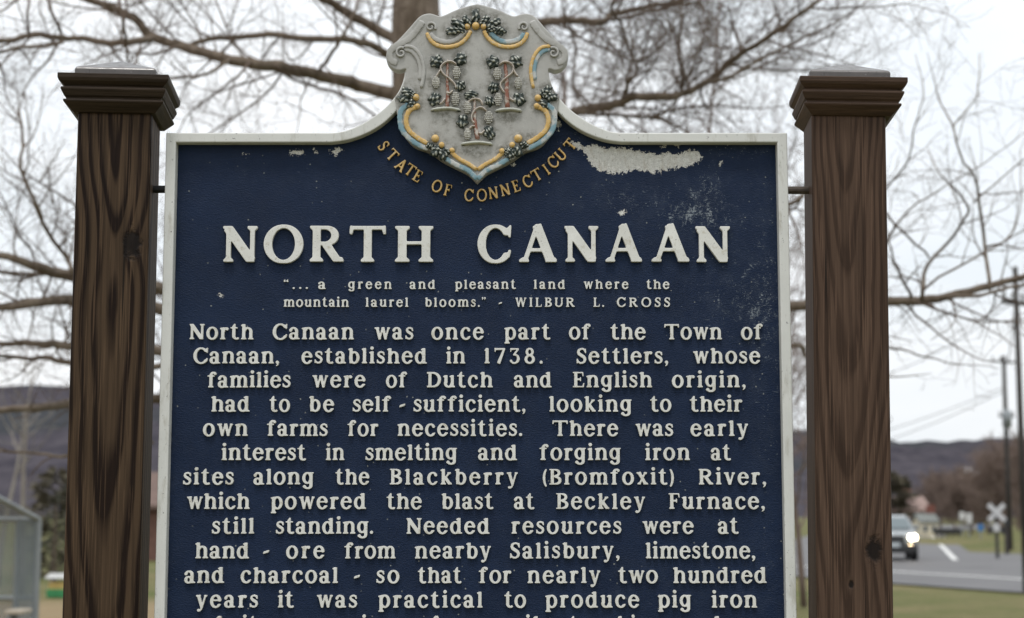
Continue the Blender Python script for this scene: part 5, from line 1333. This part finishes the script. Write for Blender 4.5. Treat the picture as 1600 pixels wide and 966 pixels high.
for i, (a, b_, lab, sg) in enumerate([((1566, 606, 74), (1140, 702, 120), 'upper of the two long wires running left from the far pole', 1.0), ((1567, 612, 74), (1140, 712, 120), 'lower of the two long wires running left from the far pole', 1.3),
                                 ((1580, 474, 35), (1250, 585, 60), 'sagging wire running left from the near pole crossarm', .8), ((1566, 566, 74), (1588, 474, 35), 'wire joining the crossarms of both utility poles', .6)]):
    A_ = px(*a); B_ = px(*b_); pts = [A_.lerp(B_, k / 24) - Vector((0, 0, sg * 4 * (k / 24) * (1 - k / 24))) for k in range(25)]
    o = MB().tube(pts, .016 if a[2] > 50 else .009, 6).build('power_line', M['cableblack'], off=(0, 0, 0)); tag(o, lab, 'wire', 'power lines')

Yc = 60.0; c = px(1557, 801, Yc)
t = empty('crossing_sign', (c.x, Yc, -.05)); tag(t, 'white crossed blades of the railroad crossing sign on its dark post', 'sign')
MB().tube([(c.x, Yc + .06, -.05), (c.x, Yc + .06, c.z + .25)], .06, 10).build('post', M['black'], t)
for s_, dy in ((1, -.012), (-1, -.045)):
    a = R(45) * s_; L, H_ = .80, .17; mb = MB(); vs = []
    for (xx, zz) in ((-L / 2, -H_ / 2), (L / 2, -H_ / 2), (L / 2, H_ / 2), (-L / 2, H_ / 2)):
        vs.append((c.x + xx * math.cos(a) - zz * math.sin(a), Yc + dy, c.z + xx * math.sin(a) + zz * math.cos(a)))
    vs += [(x, y + .02, z) for x, y, z in vs]
    mb.add(vs, [(0, 1, 2, 3), (7, 6, 5, 4), (0, 4, 5, 1), (1, 5, 6, 2), (2, 6, 7, 3), (3, 7, 4, 0)]).build('crossed_blade', M['signwhite'], t)
MB().box((c.x - .13, Yc - .03, c.z - .66), (c.x + .09, Yc - .01, c.z - .38)).build('track_plate', M['signwhite'], t)
MB().box((c.x - .26, Yc - .02, c.z - .75), (c.x - .14, Yc + .1, c.z - .5)).build('signal_lamp', M['black'], t)
MB().box((c.x + .14, Yc - .02, c.z - .75), (c.x + .26, Yc + .1, c.z - .5)).build('signal_lamp', M['black'], t)
def roadside_sign(name, u, v0, v1, wpx, Y, m, label, cat='sign'):
    a = px(u, v0, Y); b_ = px(u, v1, Y); w_ = wpx * mpp(Y) / 2
    t = empty(name, (a.x, Y, -.05)); tag(t, label, cat)
    MB().tube([(a.x, Y + .05, -.05), (a.x, Y + .05, a.z)], .035, 8).build('post', M['pipe'], t)
    MB().box((a.x - w_, Y - .01, b_.z), (a.x + w_, Y + .01, a.z)).build('sign_board', m, t, bevel=.004)
roadside_sign('roadside_sign', 1503, 800, 812, 9, 96, M['signwhite'], 'small white roadside sign, left of two before the brush')
roadside_sign('roadside_sign', 1514, 802, 818, 9, 92, M['signwhite'], 'taller white roadside sign, right of two before the brush')
roadside_sign('roadside_sign', 1532, 819, 830, 9, 90, M['signblue'], 'small blue sign left of the crossing sign')
q = px(1572, 812, 66); t = empty('marker_post', (q.x, 66, -.05)); tag(t, 'short dark post between the crossing sign and the pole', 'post')
MB().tube([(q.x, 66, -.05), (q.x, 66, q.z)], .09, 10).build('shaft', M['polewood'], t); MB().box((q.x - .12, 65.86, q.z - .25), (q.x + .12, 65.9, q.z)).build('plate', M['black'], t)
a = px(1458, 826, 104); b_ = px(1502, 826, 104)
t = empty('guard_rail', ((a.x + b_.x) / 2, 104, -.05)); tag(t, 'low dark guard rail along the bend behind the side road', 'guard rail')
MB().box((a.x, 103.95, .25), (b_.x, 104.0, a.z)).build('rail', M['black'], t, bevel=.02)
for k in range(5): x = a.x + (b_.x - a.x) * (k + .5) / 5; MB().box((x - .05, 104.0, -.05), (x + .05, 104.1, a.z - .05)).build('rail_post', M['polewood'], t)
